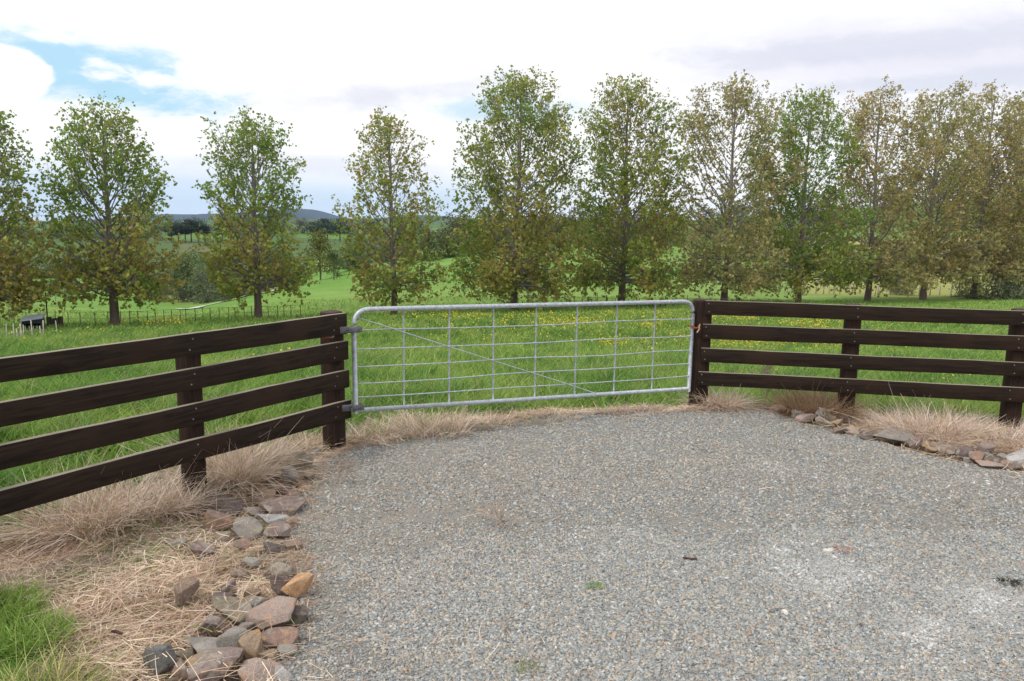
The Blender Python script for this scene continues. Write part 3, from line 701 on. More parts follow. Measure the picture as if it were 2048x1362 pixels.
for k in range(48):
    px = 900 + (k % 24) * 50 + rngh.uniform(-16, 16); row = k // 24
    Y = 330 + rngh.uniform(-30, 40) if row else 240 + rngh.uniform(-30, 30)
    far_tree_h(px, Y, rngh.uniform(7, 12) + 9 * math.exp(-((px - 1830) / 160) ** 2), rngh.uniform(4.5, 7.5), name='hillside_tree', label='bushy brown green tree on the hillside behind the row', col=rngh.choice([(.07, .085, .035), (.10, .095, .045), (.12, .09, .05)]), group=GR, nleaf=900, crown_from=.02, seed=200 + k)
for k in range(26):
    px = 790 + k * 52 + rngh.uniform(-20, 20)
    if px > 1600: continue
    far_tree_h(px, rngh.uniform(105, 190), rngh.uniform(4, 7.5), rngh.uniform(3, 5), name='field_tree', label='olive brown bushy tree in the fields between the row and the hillside', col=rngh.choice([(.12, .14, .05), (.16, .15, .06), (.17, .12, .055)]), group='bushy field trees behind the row', nleaf=1500, crown_from=.03, seed=400 + k)
# grey green shrubs on the right by the white battens
for k, (px, Y, hh, hm, lab) in enumerate([(1935, 47, 1.0, .8, 'low grey shrub under the second tree from the right'), (1990, 46, 1.5, 1.0, 'grey green shrub left of the rightmost trunk'), (2030, 46, 1.9, 1.2, 'tallest grey green shrub at the right edge'), (1800, 52, .7, .9, 'low dusty shrub behind the white battens')]):
    far_tree_h(px, Y, hh, hm, name='wild_shrub', label=lab, col=(.20, .24, .14), group='grey green shrubs by the batten fence', nleaf=2200, crown_from=.0, seed=300 + k, shape='multi', col2=(.32, .33, .25))
far_tree_h(385, 64, .9, 1.1, name='wild_shrub', label='low dark flax-like shrub on the reedy mound by the track', col=(.07, .08, .06), nleaf=900, crown_from=0, seed=310, shape='multi')

# ------------------------------------------------------------------ boxes
def boxv(c, sx, sy, sz, ax=None):
    ax = np.eye(3) if ax is None else ax
    s = np.array([[-1, -1, -1], [1, -1, -1], [1, 1, -1], [-1, 1, -1], [-1, -1, 1], [1, -1, 1], [1, 1, 1], [-1, 1, 1]]) / 2.
    V = (s * [sx, sy, sz]) @ ax + np.asarray(c)
    Q = np.array([[0, 3, 2, 1], [4, 5, 6, 7], [0, 1, 5, 4], [1, 2, 6, 5], [2, 3, 7, 6], [3, 0, 4, 7]]); return V, Q
def addbevel(o, wd=.006, seg=2):
    md = o.modifiers.new('bevel', 'BEVEL'); md.width = wd; md.segments = seg; md.limit_method = 'ANGLE'; return o

# ------------------------------------------------------------------ the two rail fences
def rail(parent, A0, A1, zt0, zb0, zt1, zb1, thick, nrm, seed, nails):
    """a sawn board from A0 to A1 (front face line), local x along its length"""
    rng = np.random.default_rng(seed); n = 26
    L = np.linalg.norm((A1 - A0)[:2]); dx = np.array([*(A1 - A0)[:2] / L, 0])
    mid = (A0 + A1) / 2; zc = (zt0 + zb0 + zt1 + zb1) / 4; org = np.array([mid[0], mid[1], zc])
    t = np.linspace(0, 1, n); V = []
    wob = .004 * vnoise(t * 5 + seed, t * 0 + seed) * 2
    for k in range(n):
        zt = zt0 + (zt1 - zt0) * t[k] + wob[k] + .003 * vnoise(np.array([t[k] * 37.]), np.array([seed * 1.7]))[0]; zb = zb0 + (zb1 - zb0) * t[k] + wob[k] * 1.3
        P = A0 + (A1 - A0) * t[k]; f = P[:2]; bk = P[:2] + nrm[:2] * thick
        zm = (zt + zb) / 2
        for q, z in ((f, zb), (f, zm), (f, zt), (bk, zt), (bk, zm), (bk, zb)): V.append([q[0], q[1], z])
    V = np.array(V)
    rot = math.atan2(dx[1], dx[0]); c, s = math.cos(-rot), math.sin(-rot)
    W = V - org; Wl = np.column_stack([W[:, 0] * c - W[:, 1] * s, W[:, 0] * s + W[:, 1] * c, W[:, 2]])
    Q = []
    for k in range(n - 1):
        for j in range(6):
            a = k * 6 + j; b_ = k * 6 + (j + 1) % 6; Q.append([a, b_, b_ + 6, a + 6])
    Q += [[0, 5, 4, 1], [1, 4, 3, 2]]; e = (n - 1) * 6; Q += [[e, e + 1, e + 4, e + 5], [e + 1, e + 2, e + 3, e + 4]]
    o = mesh_np('rail', Wl, Q, M['rail'], None); o.parent = parent; o.location = tuple(org - parent_loc(parent)); o.rotation_euler = (0, 0, rot)
    addbevel(o, .005, 2)
    # outward normals
    import bmesh
    bm = bmesh.new(); bm.from_mesh(o.data); bmesh.ops.recalc_face_normals(bm, faces=bm.faces); bm.to_mesh(o.data); bm.free()
    for (tt_, dz) in nails:
        P = A0 + (A1 - A0) * tt_; zt = zt0 + (zt1 - zt0) * tt_; zb = zb0 + (zb1 - zb0) * tt_; z = zb + (zt - zb) * dz
        c_ = np.array([P[0], P[1], z]); Vn, Qn = tube(np.array([c_ + nrm * .002, c_ - nrm * .0025]), .0055, 8)
        loc = Vn - org; loc = np.column_stack([loc[:, 0] * c - loc[:, 1] * s, loc[:, 0] * s + loc[:, 1] * c, loc[:, 2]])
        nn_ = mesh_np('nail', loc, Qn, M['nail'], None); nn_.parent = o
    return o
def post(parent, foot, wid, dep, h, ax, lean=(0, 0), seed=0, sunk=.3):
    """timber post, rounded section, worn rounded top. foot = centre on the ground"""
    rng = np.random.default_rng(seed); n = 20; th = np.arange(n) * 2 * math.pi / n
    ex = 3.2; cx = np.sign(np.cos(th)) * np.abs(np.cos(th)) ** (2 / ex); cy = np.sign(np.sin(th)) * np.abs(np.sin(th)) ** (2 / ex)
    zs = np.concatenate([np.linspace(-sunk, h - .03, 14), [h - .015, h - .004, h, h + .002]]); sc_ = np.concatenate([np.ones(14), [.97, .90, .7, .25]])
    V = []
    for z, s in zip(zs, sc_):
        j = 1 + .02 * vnoise(np.cos(th) * 2 + seed, np.sin(th) * 2 + z * 1.5)
        q = ax[0][None] * (cx * wid / 2 * s * j)[:, None] + ax[1][None] * (cy * dep / 2 * s * j)[:, None]
        q = q + np.array([lean[0] * z, lean[1] * z, z]); q[:, 2] += (.012 * vnoise(np.cos(th) * 1.5 + seed, np.sin(th) * 1.5) if z > h - .05 else 0)
        V.append(q)
    V = np.concatenate(V); k = len(zs); idx = np.arange(k * n).reshape(k, n); nx = np.roll(idx, -1, 1)
    Q = np.stack([idx[:-1].ravel(), nx[:-1].ravel(), nx[1:].ravel(), idx[1:].ravel()], 1)
    top = idx[-1]; Q = np.vstack([Q, [[top[0], top[i], top[i + 1], top[i + 2]] for i in range(1, n - 2, 2)]])
    o = mesh_np('post', V + foot, Q, M['post'], parent, None, True, origin=foot)
    return o

def nrm_of(A, B):   # unit normal pointing away from the camera
    n = np.array([-(B - A)[1], (B - A)[0], 0]); n /= np.linalg.norm(n)
    return n if n @ ((A + B) / 2 - [0, 0, EYE]) > 0 else -n
RT = .042
# left fence
nL = nrm_of(PB, PA); A_, B_ = PA - nL * RT, PB - nL * RT
fl = empty('rail_fence', PA * [1, 1, 0], 'dark brown four-rail fence running into the left foreground, gate hung on its end', 'fence')
dl = (PB - PA) / np.linalg.norm(PB - PA); stepL = np.linalg.norm(PB - PA)
axL = (dl, nL)
feet = [PA, PB, PA + dl * stepL * 2.0, PA + dl * stepL * 3.0]
for k, f in enumerate(feet):
    f = np.array([f[0], f[1], 0]); wid = [.17, .135, .15, .15][k]
    foot = f + nL * [.080, .07, .085, .085][k] - dl * [.045, .07, 0, 0][k]
    post(fl, np.array([foot[0], foot[1], floor_z(foot[0], foot[1])]), wid, [.16, .14, .16, .16][k], [1.115, 1.10, 1.11, 1.11][k] - floor_z(foot[0], foot[1]), axL, seed=k + 1)
railL = [(0, 718, 767, 694, 625, 667), (0, 806, 855.5, 697, 682, 720), (0, 892.5, 943.6, 699, 739, 774), (0, 980.6, 1031.7, 703, 798.5, 835)]
for k, (x0, t0, b0, x1, t1, b1) in enumerate(railL):
    l0, l1 = onplane(x0, t0, A_, B_), onplane(x1, t1, A_, B_); lb0, lb1 = onplane(x0, b0, A_, B_), onplane(x1, b1, A_, B_)
    # carry the board on past the picture's edge to the third post
    end = PA + dl * stepL * 3.05 - nL * RT; s = np.linalg.norm((end - l1)[:2]) / np.linalg.norm((l0 - l1)[:2])
    z0 = l1[2] + (l0[2] - l1[2]) * s; zb = lb1[2] + (lb0[2] - lb1[2]) * s
    A0 = np.array([end[0], end[1], 0]); A1 = np.array([l1[0], l1[1], 0]); Lt = np.linalg.norm((A1 - A0)[:2])
    ts = [(np.linalg.norm((np.array([p[0], p[1]]) - A0[:2]))) / Lt for p in (PA - dl * -.03, PB)]
    rail(fl, A0, A1, z0, zb, l1[2], lb1[2], RT, nL, 11 + k, [(min(ts[0], .992) - .004, .78), (min(ts[0], .992) - .010, .25), (ts[1] + .004, .75), (ts[1] - .012 + .01, .28)])
# rusty gudgeon bolt through the left gatepost
bp_ = onplane(655, 672, PA, PB) - nL * .02; V, Q = tube(np.array([bp_ + dl * .075, bp_ - dl * .01]), .010, 8); mesh_np('hinge_bolt', V, Q, M['rust'], fl, None, True, PA * [1, 1, 0])
V, Q = tube(np.array([bp_ - dl * .010, bp_ - dl * .034]), .020, 6); mesh_np('nut', V, Q, M['nail'], fl, None, False, PA * [1, 1, 0])
# right fence
nR = nrm_of(PC, PE); C_, E_ = PC - nR * RT, PE - nR * RT
fr = empty('rail_fence', PC * [1, 1, 0], 'dark brown four-rail timber fence running off to the right beyond the gate latch', 'fence')
dr = (PE - PC) / np.linalg.norm(PE - PC); axR = (dr, nR)
for k, (pxc, wd) in enumerate([(1396, .19), (1694, .15), (2026, .165)]):
    q = onplane(pxc, [816, 834, 850][k], PC, PE); foot = np.array([q[0], q[1], 0]) + nR * .085
    fz = floor_z(foot[0], foot[1]) if k == 0 else hz(foot[0], foot[1]); foot[2] = fz
    toppx = [(1407, 598), (1711, 608), (2040, 617)][k]; zt = onplane(*toppx, PC + nR * .085, PE + nR * .085)[2]
    post(fr, foot, wd, .17, zt - fz, axR, lean=(.0, 0), seed=20 + k)
q3 = PC + dr * np.linalg.norm(PE - PC) * 1.47; post(fr, np.array([q3[0], q3[1], hz(q3[0], q3[1])]) + nR * .085, .16, .17, 1.17, axR, seed=29)
def c3(x, y): return (1340 + x / 2.893, 560 + y / 2.893)
railR = [((205, 118, 200), (2048, 180, 265)), ((190, 255, 340), (2048, 325, 412)), ((180, 395, 475), (2048, 478, 560)), ((165, 530, 608), (2048, 625, 712))]
for k, (a, b) in enumerate(railR):
    ax_, at_ = c3(a[0], a[1]); _, ab_ = c3(a[0], a[2]); bx_, bt_ = c3(b[0], b[1]); _, bb_ = c3(b[0], b[2])
    l0, lb0 = onplane(ax_, at_, C_, E_), onplane(ax_, ab_, C_, E_); l1, lb1 = onplane(bx_, bt_, C_, E_), onplane(bx_, bb_, C_, E_)
    s = 1.42; l1e = l0 + (l1 - l0) * s; lb1e = lb0 + (lb1 - lb0) * s; A0 = np.array([l0[0], l0[1], 0]); A1 = np.array([l1e[0], l1e[1], 0]); Lt = np.linalg.norm(A1 - A0)
    nl = []
    for pxq in (1407, 1709, 2038):
        q = onplane(pxq - k * 3, 700, C_, E_); tq = np.linalg.norm(q[:2] - A0[:2]) / Lt; tq = max(tq, .008); nl += [(tq, .8), (tq + .002, .22)]
    rail(fr, A0, A1, l0[2], lb0[2], l1e[2], lb1e[2], RT, nR, 31 + k, nl)

# ------------------------------------------------------------------ the gate
G1, G2 = gnd(712, 893), gnd(1375, 816)
gp_ = lambda x, y: onplane(x, y, G1, G2)
gorg = np.array([G1[0], G1[1], 0.])
gate = empty('farm_gate', gorg, 'closed galvanised steel pipe gate with wire mesh squares between the two rail fences', 'gate')
def fillet(P, rads, n=8):
    out = [P[0]]
    for i in range(1, len(P) - 1):
        r = rads[i]; a = P[i - 1] - P[i]; b = P[i + 1] - P[i]; a /= np.linalg.norm(a); b /= np.linalg.norm(b)
        s = np.linspace(0, 1, n)[:, None]; p0 = P[i] + a * r; p2 = P[i] + b * r
        out += list((1 - s) ** 2 * p0 + 2 * s * (1 - s) * (P[i] * .93 + (p0 + p2) / 2 * .07) + s ** 2 * p2)
    out.append(P[-1]); return np.array(out)
def dense(P, n=6):
    o = []
    for a, b in zip(P[:-1], P[1:]): o += list(a + (b - a) * np.linspace(0, 1, n, endpoint=False)[:, None])
    return np.array(o + [P[-1]])
corn = [gp_(712, 827), gp_(706.5, 619), gp_(1387.5, 602.5), gp_(1377, 783)]
fr_ = fillet(corn, [0, .135, .125, 0], 10)
fb = Bag(); V, Q = tube(fr_, .0195, 14); fb.add(V, Q, np.ones((len(V), 3)))
V, Q = tube(np.array([gp_(714, 820.5), gp_(1378, 777)]), .0185, 14); fb.add(V, Q, np.ones((len(V), 3)))
fb.build('gate_frame', M['galv'], gate, True, gorg)
def wavy(a, b, amp, seed, n=14):
    t = np.linspace(0, 1, n); P = a + (b - a) * t[:, None]; P[:, 2] += 2 * amp * vnoise(t * 4 + seed * 3.1, t * 0 + seed) * np.sin(t * math.pi) ** .5; return P
for k, (xt, xb) in enumerate(zip((807, 898.5, 987, 1073, 1155, 1235, 1311), (808, 898, 986, 1069, 1149, 1227, 1303))):
    yt = 617.5 + (xt - 712) * (602.5 - 617.5) / 672; yb = 820 + (xb - 712) * (777 - 820) / 666
    V, Q = tube(dense(np.array([gp_(xt, yt), gp_(xb, yb)]), 8), .0074, 8); mesh_np('upright_bar', V, Q, M['galv'], gate, None, True, gorg)
ng = nrm_of(G1, G2)
for k, (yl, yr) in enumerate(zip((660, 698, 733.5, 767, 794), (638, 671.5, 700, 727, 751))):
    xr = [1383.5, 1382, 1380.5, 1379.5, 1378][k]
    V, Q = tube(wavy(gp_(711, yl), gp_(xr, yr), .012, k) - ng * .010, .0050, 8); mesh_np('cross_wire', V, Q, M['galv'], gate, None, True, gorg)
V, Q = tube(wavy(gp_(713, 634), gp_(1190, 786), .006, 9) - ng * .019, .0043, 8); mesh_np('brace', V, Q, M['galv'], gate, None, True, gorg)
ug = (G2 - G1) / np.linalg.norm(G2 - G1)
for (hx, hy) in ((709, 659), (713, 814)):
    c = gp_(hx, hy); hb = Bag()
    P0, Q0 = boxv(c - ug * .055 - ng * .002, .13, .006, .055, np.array([ug, ng, [0, 0, 1]])); hb.add(P0, Q0, np.ones((8, 3)))
    P0, Q0 = boxv(c + ug * .005 - ng * .024, .105, .007, .045, np.array([ug, ng, [0, 0, 1]])); hb.add(P0, Q0, np.ones((8, 3)))
    P0, Q0 = boxv(c + ug * .005 + ng * .024, .105, .007, .045, np.array([ug, ng, [0, 0, 1]])); hb.add(P0, Q0, np.ones((8, 3)))
    for s in (-.045, .042):
        P0, Q0 = tube(np.array([c + ug * s - ng * .036, c + ug * s + ng * .03]), .010, 8); hb.add(P0, Q0, np.ones((len(P0), 3)))
    addbevel(hb.build('hinge', M['hinge'], gate, False, gorg), .002, 1)
# latch chain and tie
ch0 = gp_(1381, 651.5) - ng * .02; ch1 = onplane(1398, 654.5, C_, E_) - nR * .02
cb = Bag(); npt = 8
for k in range(npt):
    t = (k + .5) / npt; c = ch0 + (ch1 - ch0) * t + np.array([0, 0, -.012 * math.sin(t * 3.14)]); d = (ch1 - ch0) / np.linalg.norm(ch1 - ch0)
    sd_ = np.cross(d, [0, 0, 1]) if k % 2 else np.array([0, 0, 1.]); th = np.linspace(0, 2 * math.pi, 13)
    P = c + d * (.013 * np.cos(th))[:, None] + sd_ * (.0075 * np.sin(th))[:, None]; V, Q = tube(P, .0028, 6, False); cb.add(V, Q, np.ones((len(V), 3)))
th = np.linspace(0, 2 * math.pi, 20); P = gp_(1381, 651.5) + ug * (.026 * np.cos(th))[:, None] + ng * (.026 * np.sin(th))[:, None]; V, Q = tube(P, .004, 6, False); cb.add(V, Q, np.ones((len(V), 3)))
cb.build('latch_chain', M['rust'], gate, True, gorg)
P = np.array([ch1 + [.006, -.01, .035], ch1 + [-.004, -.016, .012], ch1 + [.002, -.012, -.012], ch1 + [-.022, -.014, -.05]]); V, Q = tube(P, [.007, .0085, .008, .006], 8)
tie = mesh_np('rope_tie', V, Q, M['cord'], None, None, True, ch1); tag(tie, 'short pale cord tie hanging at the gate latch on the right gatepost', 'cord')

# ------------------------------------------------------------------ far fences, shelter, houses
def simple_fence(name, label, pts, n, hgt, wid, mat, wires=(), jitter=.0, seed=1, ys=None):
    rng = np.random.default_rng(seed); W = np.array(pts, float); t = np.linspace(0, len(W) - 1, n)
    P = np.stack([np.interp(t, range(len(W)), W[:, k]) for k in range(2)], 1); root = empty(name, (P[0, 0], P[0, 1], hz(*P[0])), label, 'fence')
    tops = []
    for k in range(n):
        x, y = P[k] + rng.normal(0, jitter * .3, 2); z = hz(x, y); h = hgt * (1 + jitter * rng.uniform(-1, 1)); wd = wid * (1 + jitter * rng.uniform(-.6, 1))
        V, Q = boxv((x, y, z + h / 2 - .15), wd, wd * .7, h + .3); V[4:] += [rng.normal(0, jitter * .12), 0, 0]
        mesh_np('fence_post' if wid > .05 else 'batten', V, Q, mat, root, None, False, np.array(root.location)); tops.append([x, y, z])
    tops = np.array(tops)
    for wh in wires:
        V, Q = tube(tops + [0, 0, wh * hgt], .006, 4, False); mesh_np('wire', V, Q, M['nail'], root, None, False, np.array(root.location))
    return root
simple_fence('wire_fence', 'thin wire fence with slender dark posts crossing below the trees at left', [at(-60, 26)[:2], at(240, 26.8)[:2], at(420, 28.5)[:2], at(600, 30)[:2]], 34, .46, .02, M['darkpost'], (.5, .97), .08)
simple_fence('batten_fence', 'ragged fence of pale battens at the left edge in front of the dark shelter', [at(-60, 17.4)[:2], at(20, 18.1)[:2], at(100, 21.0)[:2]], 18, .34, .018, M['pale'], (.5,), .35, 3)
simple_fence('batten_fence', 'row of white battens along the foot of the mown slope at right', [at(1560, 51)[:2], at(1700, 51)[:2], at(1850, 52)[:2], at(2060, 54)[:2]], 36, .85, .06, M['pale'], (.5, .9), .35, 4)
simple_fence('wire_fence', 'distant low wire fence seen through the right end of the gate', [at(1150, 36)[:2], at(1300, 35)[:2], at(1480, 35)[:2]], 26, .42, .03, M['darkpost'], (.9,), .3, 5)
sp = empty('stub_fence', at(106, 25.0), 'short row of dark stumps and battens beside the dark shelter', 'fence')
for k, px in enumerate((95, 99, 103, 107, 111, 118)):
    q = at(px, 25.0); wd = .13 if k in (0, 5) else .03; V, Q = boxv(q + [0, 0, .1], wd, .08, .5 if k in (0, 5) else .4); mesh_np('fence_post', V, Q, M['darkpost'], sp, None, False, np.array(sp.location))
q = at(92, 25.3); V, Q = tube(np.array([q - [0, 0, .2], q + [0, 0, .7], q + [0, 0, 1.15]]), .02, 6); tag(mesh_np('steel_post', V, Q, M['darkpost'], None, None, False, q), 'lone thin dark post taller than the fence beside the shelter', 'post')
# shelter: posts, back wall, sloping roof
q = at(63, 22.0) - np.array([0, 0, .03]); sh = empty('animal_shelter', q, 'small dark open-fronted shelter with a sloping grey roof at far left', 'shelter'); ang = math.radians(18)
axs = np.array([[math.cos(ang), math.sin(ang), 0], [-math.sin(ang), math.cos(ang), 0], [0, 0, 1.]])
def lb(c, s, nm, mt):
    V, Q = boxv(q + np.array(c) * .8 @ axs, *[v * .8 for v in s], axs); o = mesh_np(nm, V, Q, mt, sh, None, False, q); addbevel(o, .006, 1); return o
lb((0, .26, .24), (.60, .03, .62), 'back_wall', M['shed']); lb((-.29, 0, .24), (.03, .49, .58), 'side_wall', M['shed']); lb((.29, 0, .24), (.03, .49, .62), 'side_wall', M['shed'])
lb((0, -.235, .475), (.55, .025, .13), 'front_board', M['shed'])
for xx in (-.2, -.07, .06, .17): lb((xx, -.27, .10), (.022, .02, .48), 'batten', M['pale'])
V, Q = boxv((0, 0, 0), .58, .53, .02); V[:, 2] += V[:, 0] * .12 + V[:, 1] * .16; V = V @ axs + q + [0, 0, .48]; addbevel(mesh_np('roof', V, Q, M['shedroof'], sh, None, False, q), .005, 1)
for k, (px, py, wpx, lab) in enumerate([(838, 452, 12, 'small white farmhouse on the far slope left of the tallest tree'), (853, 449, 10, 'second white farmhouse uphill of the first, left of the tallest tree'), (724, 439, 7, 'tiny white shed on the skyline behind the thin rusty tree'), (190, 484, 7, 'tiny white cottage behind the dark green tree')]):
    b = hit(px, py); wd = max(wpx / 1560 * b[1], 2.0); hs = empty('farmhouse', b, lab, 'house')
    V, Q = boxv(b + [0, 0, wd * .14], wd, wd * .6, wd * .34); mesh_np('wall', V, Q, M['white'], hs, None, False, b)
    V, Q = boxv(b + [0, 0, wd * .40], wd * 1.08, wd * .68, wd * .20); top = V[:, 2] > b[2] + wd * .4; V[top, 1] = b[1]; mesh_np('roof', V, Q, M['roofg'], hs, None, False, b)
    for s in (-.25, .2):
        V, Q = boxv(b + [wd * s, -wd * .305, wd * .17], wd * .14, .04, wd * .12); mesh_np('window', V, Q, M['shed'], hs, None, False, b)

# ------------------------------------------------------------------ rocks
def ico(sub):
    import bmesh
    bm = bmesh.new(); bmesh.ops.create_icosphere(bm, subdivisions=sub, radius=1); bm.verts.ensure_lookup_table()
    V = np.array([v.co[:] for v in bm.verts]); T = np.array([[v.index for v in f.verts] for f in bm.faces]); bm.free(); return V, T
IV, IT = ico(5)
ROCKPOS = []
def rock(px, py, wpx, hpx, kind, label, group, seed, yaw=None):
    rng = np.random.default_rng(seed); foot = gnd(px, py + hpx * .42); dist = np.linalg.norm(foot - [0, 0, EYE]); s = dist / 1560
    W = wpx * s * 1.02; dv = ray(px, py); el_ = math.asin(-dv[2]); Dp = W * rng.uniform(.6, .85)
    Hh = max((hpx * s - Dp * math.sin(el_) * .55) / math.cos(el_), W * (.36 if wpx < 2.9 * hpx else .20))
    c = foot + np.array([0, 1, 0]) * Dp * .38; gz = floor_z(c[0], c[1])
    nrm = rng.normal(0, 1, (12, 3)); nrm /= np.linalg.norm(nrm, axis=1)[:, None]; dd = rng.uniform(.36, .74, 12)
    nrm[0] = [rng.normal(0, .18), rng.normal(-.1, .18), 1]; nrm[0] /= np.linalg.norm(nrm[0]); dd[0] = .5
    dot = IV @ nrm.T; k = np.where(dot > .05, dd[None] / np.maximum(dot, .05), 9).min(1); P = IV * np.minimum(k, 1.0)[:, None]
    P = P / np.abs(P).max(0)
    a = rng.uniform(0, 6.28) if yaw is None else yaw
    P = P * 1.0; ca, sa = math.cos(a) * .0 + 1, 0
    P = P * [W / 2, Dp / 2, Hh * .62]
    sh_ = rng.normal(0, .18); P[:, 0] += P[:, 2] * sh_
    N1 = vnoise(P[:, 0] / W * 9 + seed, P[:, 2] / W * 9 + P[:, 1] / W * 5); N2 = vnoise(P[:, 0] / W * 26 + seed, P[:, 2] / W * 24 + P[:, 1] / W * 19); P *= (1 + .07 * N1 + .03 * N2)[:, None]
    tl = rng.normal(0, .16, 2); P[:, 2] += P[:, 0] * tl[0] + P[:, 1] * (tl[1] + .1)
    org = np.array([c[0], c[1], max(gz, -.01) + Hh * .52]); ROCKPOS.append((c[0], c[1], W, Dp, max(gz, -.01) + Hh * .98))
    o = mesh_np('rock', P + org, None, RM[kind], None, None, False, org, tris=IT); tag(o, label, 'rock', group); return o
GL, GRr = 'broken rocks edging the gravel on the left', 'broken rocks edging the gravel on the right'
ROCKS_L = [
 (564, 928, 42, 20, 'tan', 'flat tan rock at the top of the left rock edge, under dry stalks'),
 (599, 929, 46, 34, 'olive', 'long olive tan rock at the upper end of the left rock edge beside the gravel'),
 (578, 953, 38, 36, 'grey', 'blocky grey rock just below the long olive one'),
 (560, 981, 38, 20, 'dark', 'low dark rock half buried in straw beside the middle left fence post clump'),
 (585, 992, 40, 26, 'red', 'reddish rock touching the gravel below the blocky grey one'),
 (520, 996, 52, 22, 'brown', 'brown rock under the dry tussock right of the middle post'),
 (608, 982, 20, 13, 'tan', 'small tan rock on the gravel rim above the reddish one'),
 (443, 1020, 92, 24, 'dark', 'long dark grey slab nearest the foot of the left fence post'),
 (543, 1009, 52, 24, 'brown', 'rounded brown rock between the reddish rock and the long brown slab'),
 (581, 1012, 36, 22, 'red', 'small red block at the gravel edge above the long brown slab'),
 (562, 1029, 96, 22, 'purple', 'long thin purple brown slab lying at the gravel edge'),
 (505, 1024, 44, 26, 'purple', 'purple rock behind the light grey one'),
 (432, 1049, 58, 36, 'red', 'rusty red rock left of the rounded tan grey one'),
 (540, 1049, 68, 30, 'light', 'pale blue grey rock, the lightest of the left rock edge'),
 (484, 1061, 62, 38, 'grey', 'rounded tan grey rock left of the pale one'),
 (552, 1075, 58, 30, 'purple', 'pinkish purple rock in front of the pale one'),
 (584, 1052, 26, 18, 'red', 'tiny red rock right of the pale one on the gravel rim'),
 (434, 1076, 40, 28, 'olive', 'olive rock in front of the rusty red one'),
 (398, 1101, 48, 30, 'purple', 'purple brown rock lying alone in the straw'),
 (481, 1092, 34, 22, 'red', 'small reddish rock in front of the rounded tan grey one'),
 (352, 1089, 34, 22, 'grey', 'small grey rock in the straw, leftmost of the upper rocks'),
 (560, 1141, 60, 32, 'olive', 'olive brown wedge above the bright orange rock'),
 (563, 1176, 50, 48, 'dark', 'dark grey brown rock touching the left side of the bright orange one'),
 (594, 1183, 62, 54, 'orange', 'bright orange tan rock, the brightest by the gravel'),
 (359, 1192, 60, 44, 'brown', 'large brown rock standing alone in the straw at left'),
 (455, 1174, 32, 24, 'purple', 'small dark purple rock among straw, left of the bright orange one'),
 (502, 1189, 40, 26, 'brown', 'brown rock left of the dark grey brown one'),
 (511, 1216, 56, 42, 'grey', 'grey brown block behind the big pink rock'),
 (452, 1228, 84, 56, 'olive', 'large olive grey wedge left of the big pink rock'),
 (423, 1256, 62, 36, 'purple', 'purple brown rock below the olive grey wedge'),
 (525, 1246, 102, 56, 'pink', 'big pink rock in the middle of the nearest heap'),
 (566, 1218, 36, 28, 'grey', 'small tan grey rock just right above the big pink one'),
 (596, 1239, 52, 38, 'dark', 'dark reddish brown rock right of the big pink one'),
 (543, 1284, 86, 44, 'red', 'red brown rock in front of the big pink one'),
 (478, 1262, 42, 32, 'grey', 'grey rock wedged at the left end of the big pink one'),
 (461, 1296, 64, 72, 'grey', 'tall grey wedge standing in the middle of the nearest heap'),
 (502, 1306, 48, 56, 'tan', 'upright orange brown rock right of the tall grey wedge'),
 (399, 1300, 92, 52, 'grey', 'broad grey block left of the tall grey wedge'),
 (314, 1331, 80, 54, 'blue', 'dark blue grey rock at the left end of the nearest heap'),
 (388, 1334, 76, 44, 'tan', 'tan brown rock with a flat top near the bottom edge'),
 (508, 1346, 92, 46, 'pink', 'flat pale-topped rock at the bottom edge of the photo, right of the tan one'),
 (415, 1362, 110, 40, 'purple', 'wide purple brown rock cut by the bottom edge of the photo'),
 (566, 1306, 44, 30, 'grey', 'grey rock sunk in gravel below the red brown one'),
 (368, 1311, 38, 26, 'olive', 'small green grey rock behind the flat-topped tan one'),
 (524, 1318, 44, 30, 'tan', 'small orange-stained rock below the red brown one'),
 (560, 1352, 38, 30, 'light', 'small light grey rock at the bottom edge beside the gravel'),
 (708, 884, 22, 16, 'tan', 'small yellow tan rock at the foot of the left gatepost'),
]
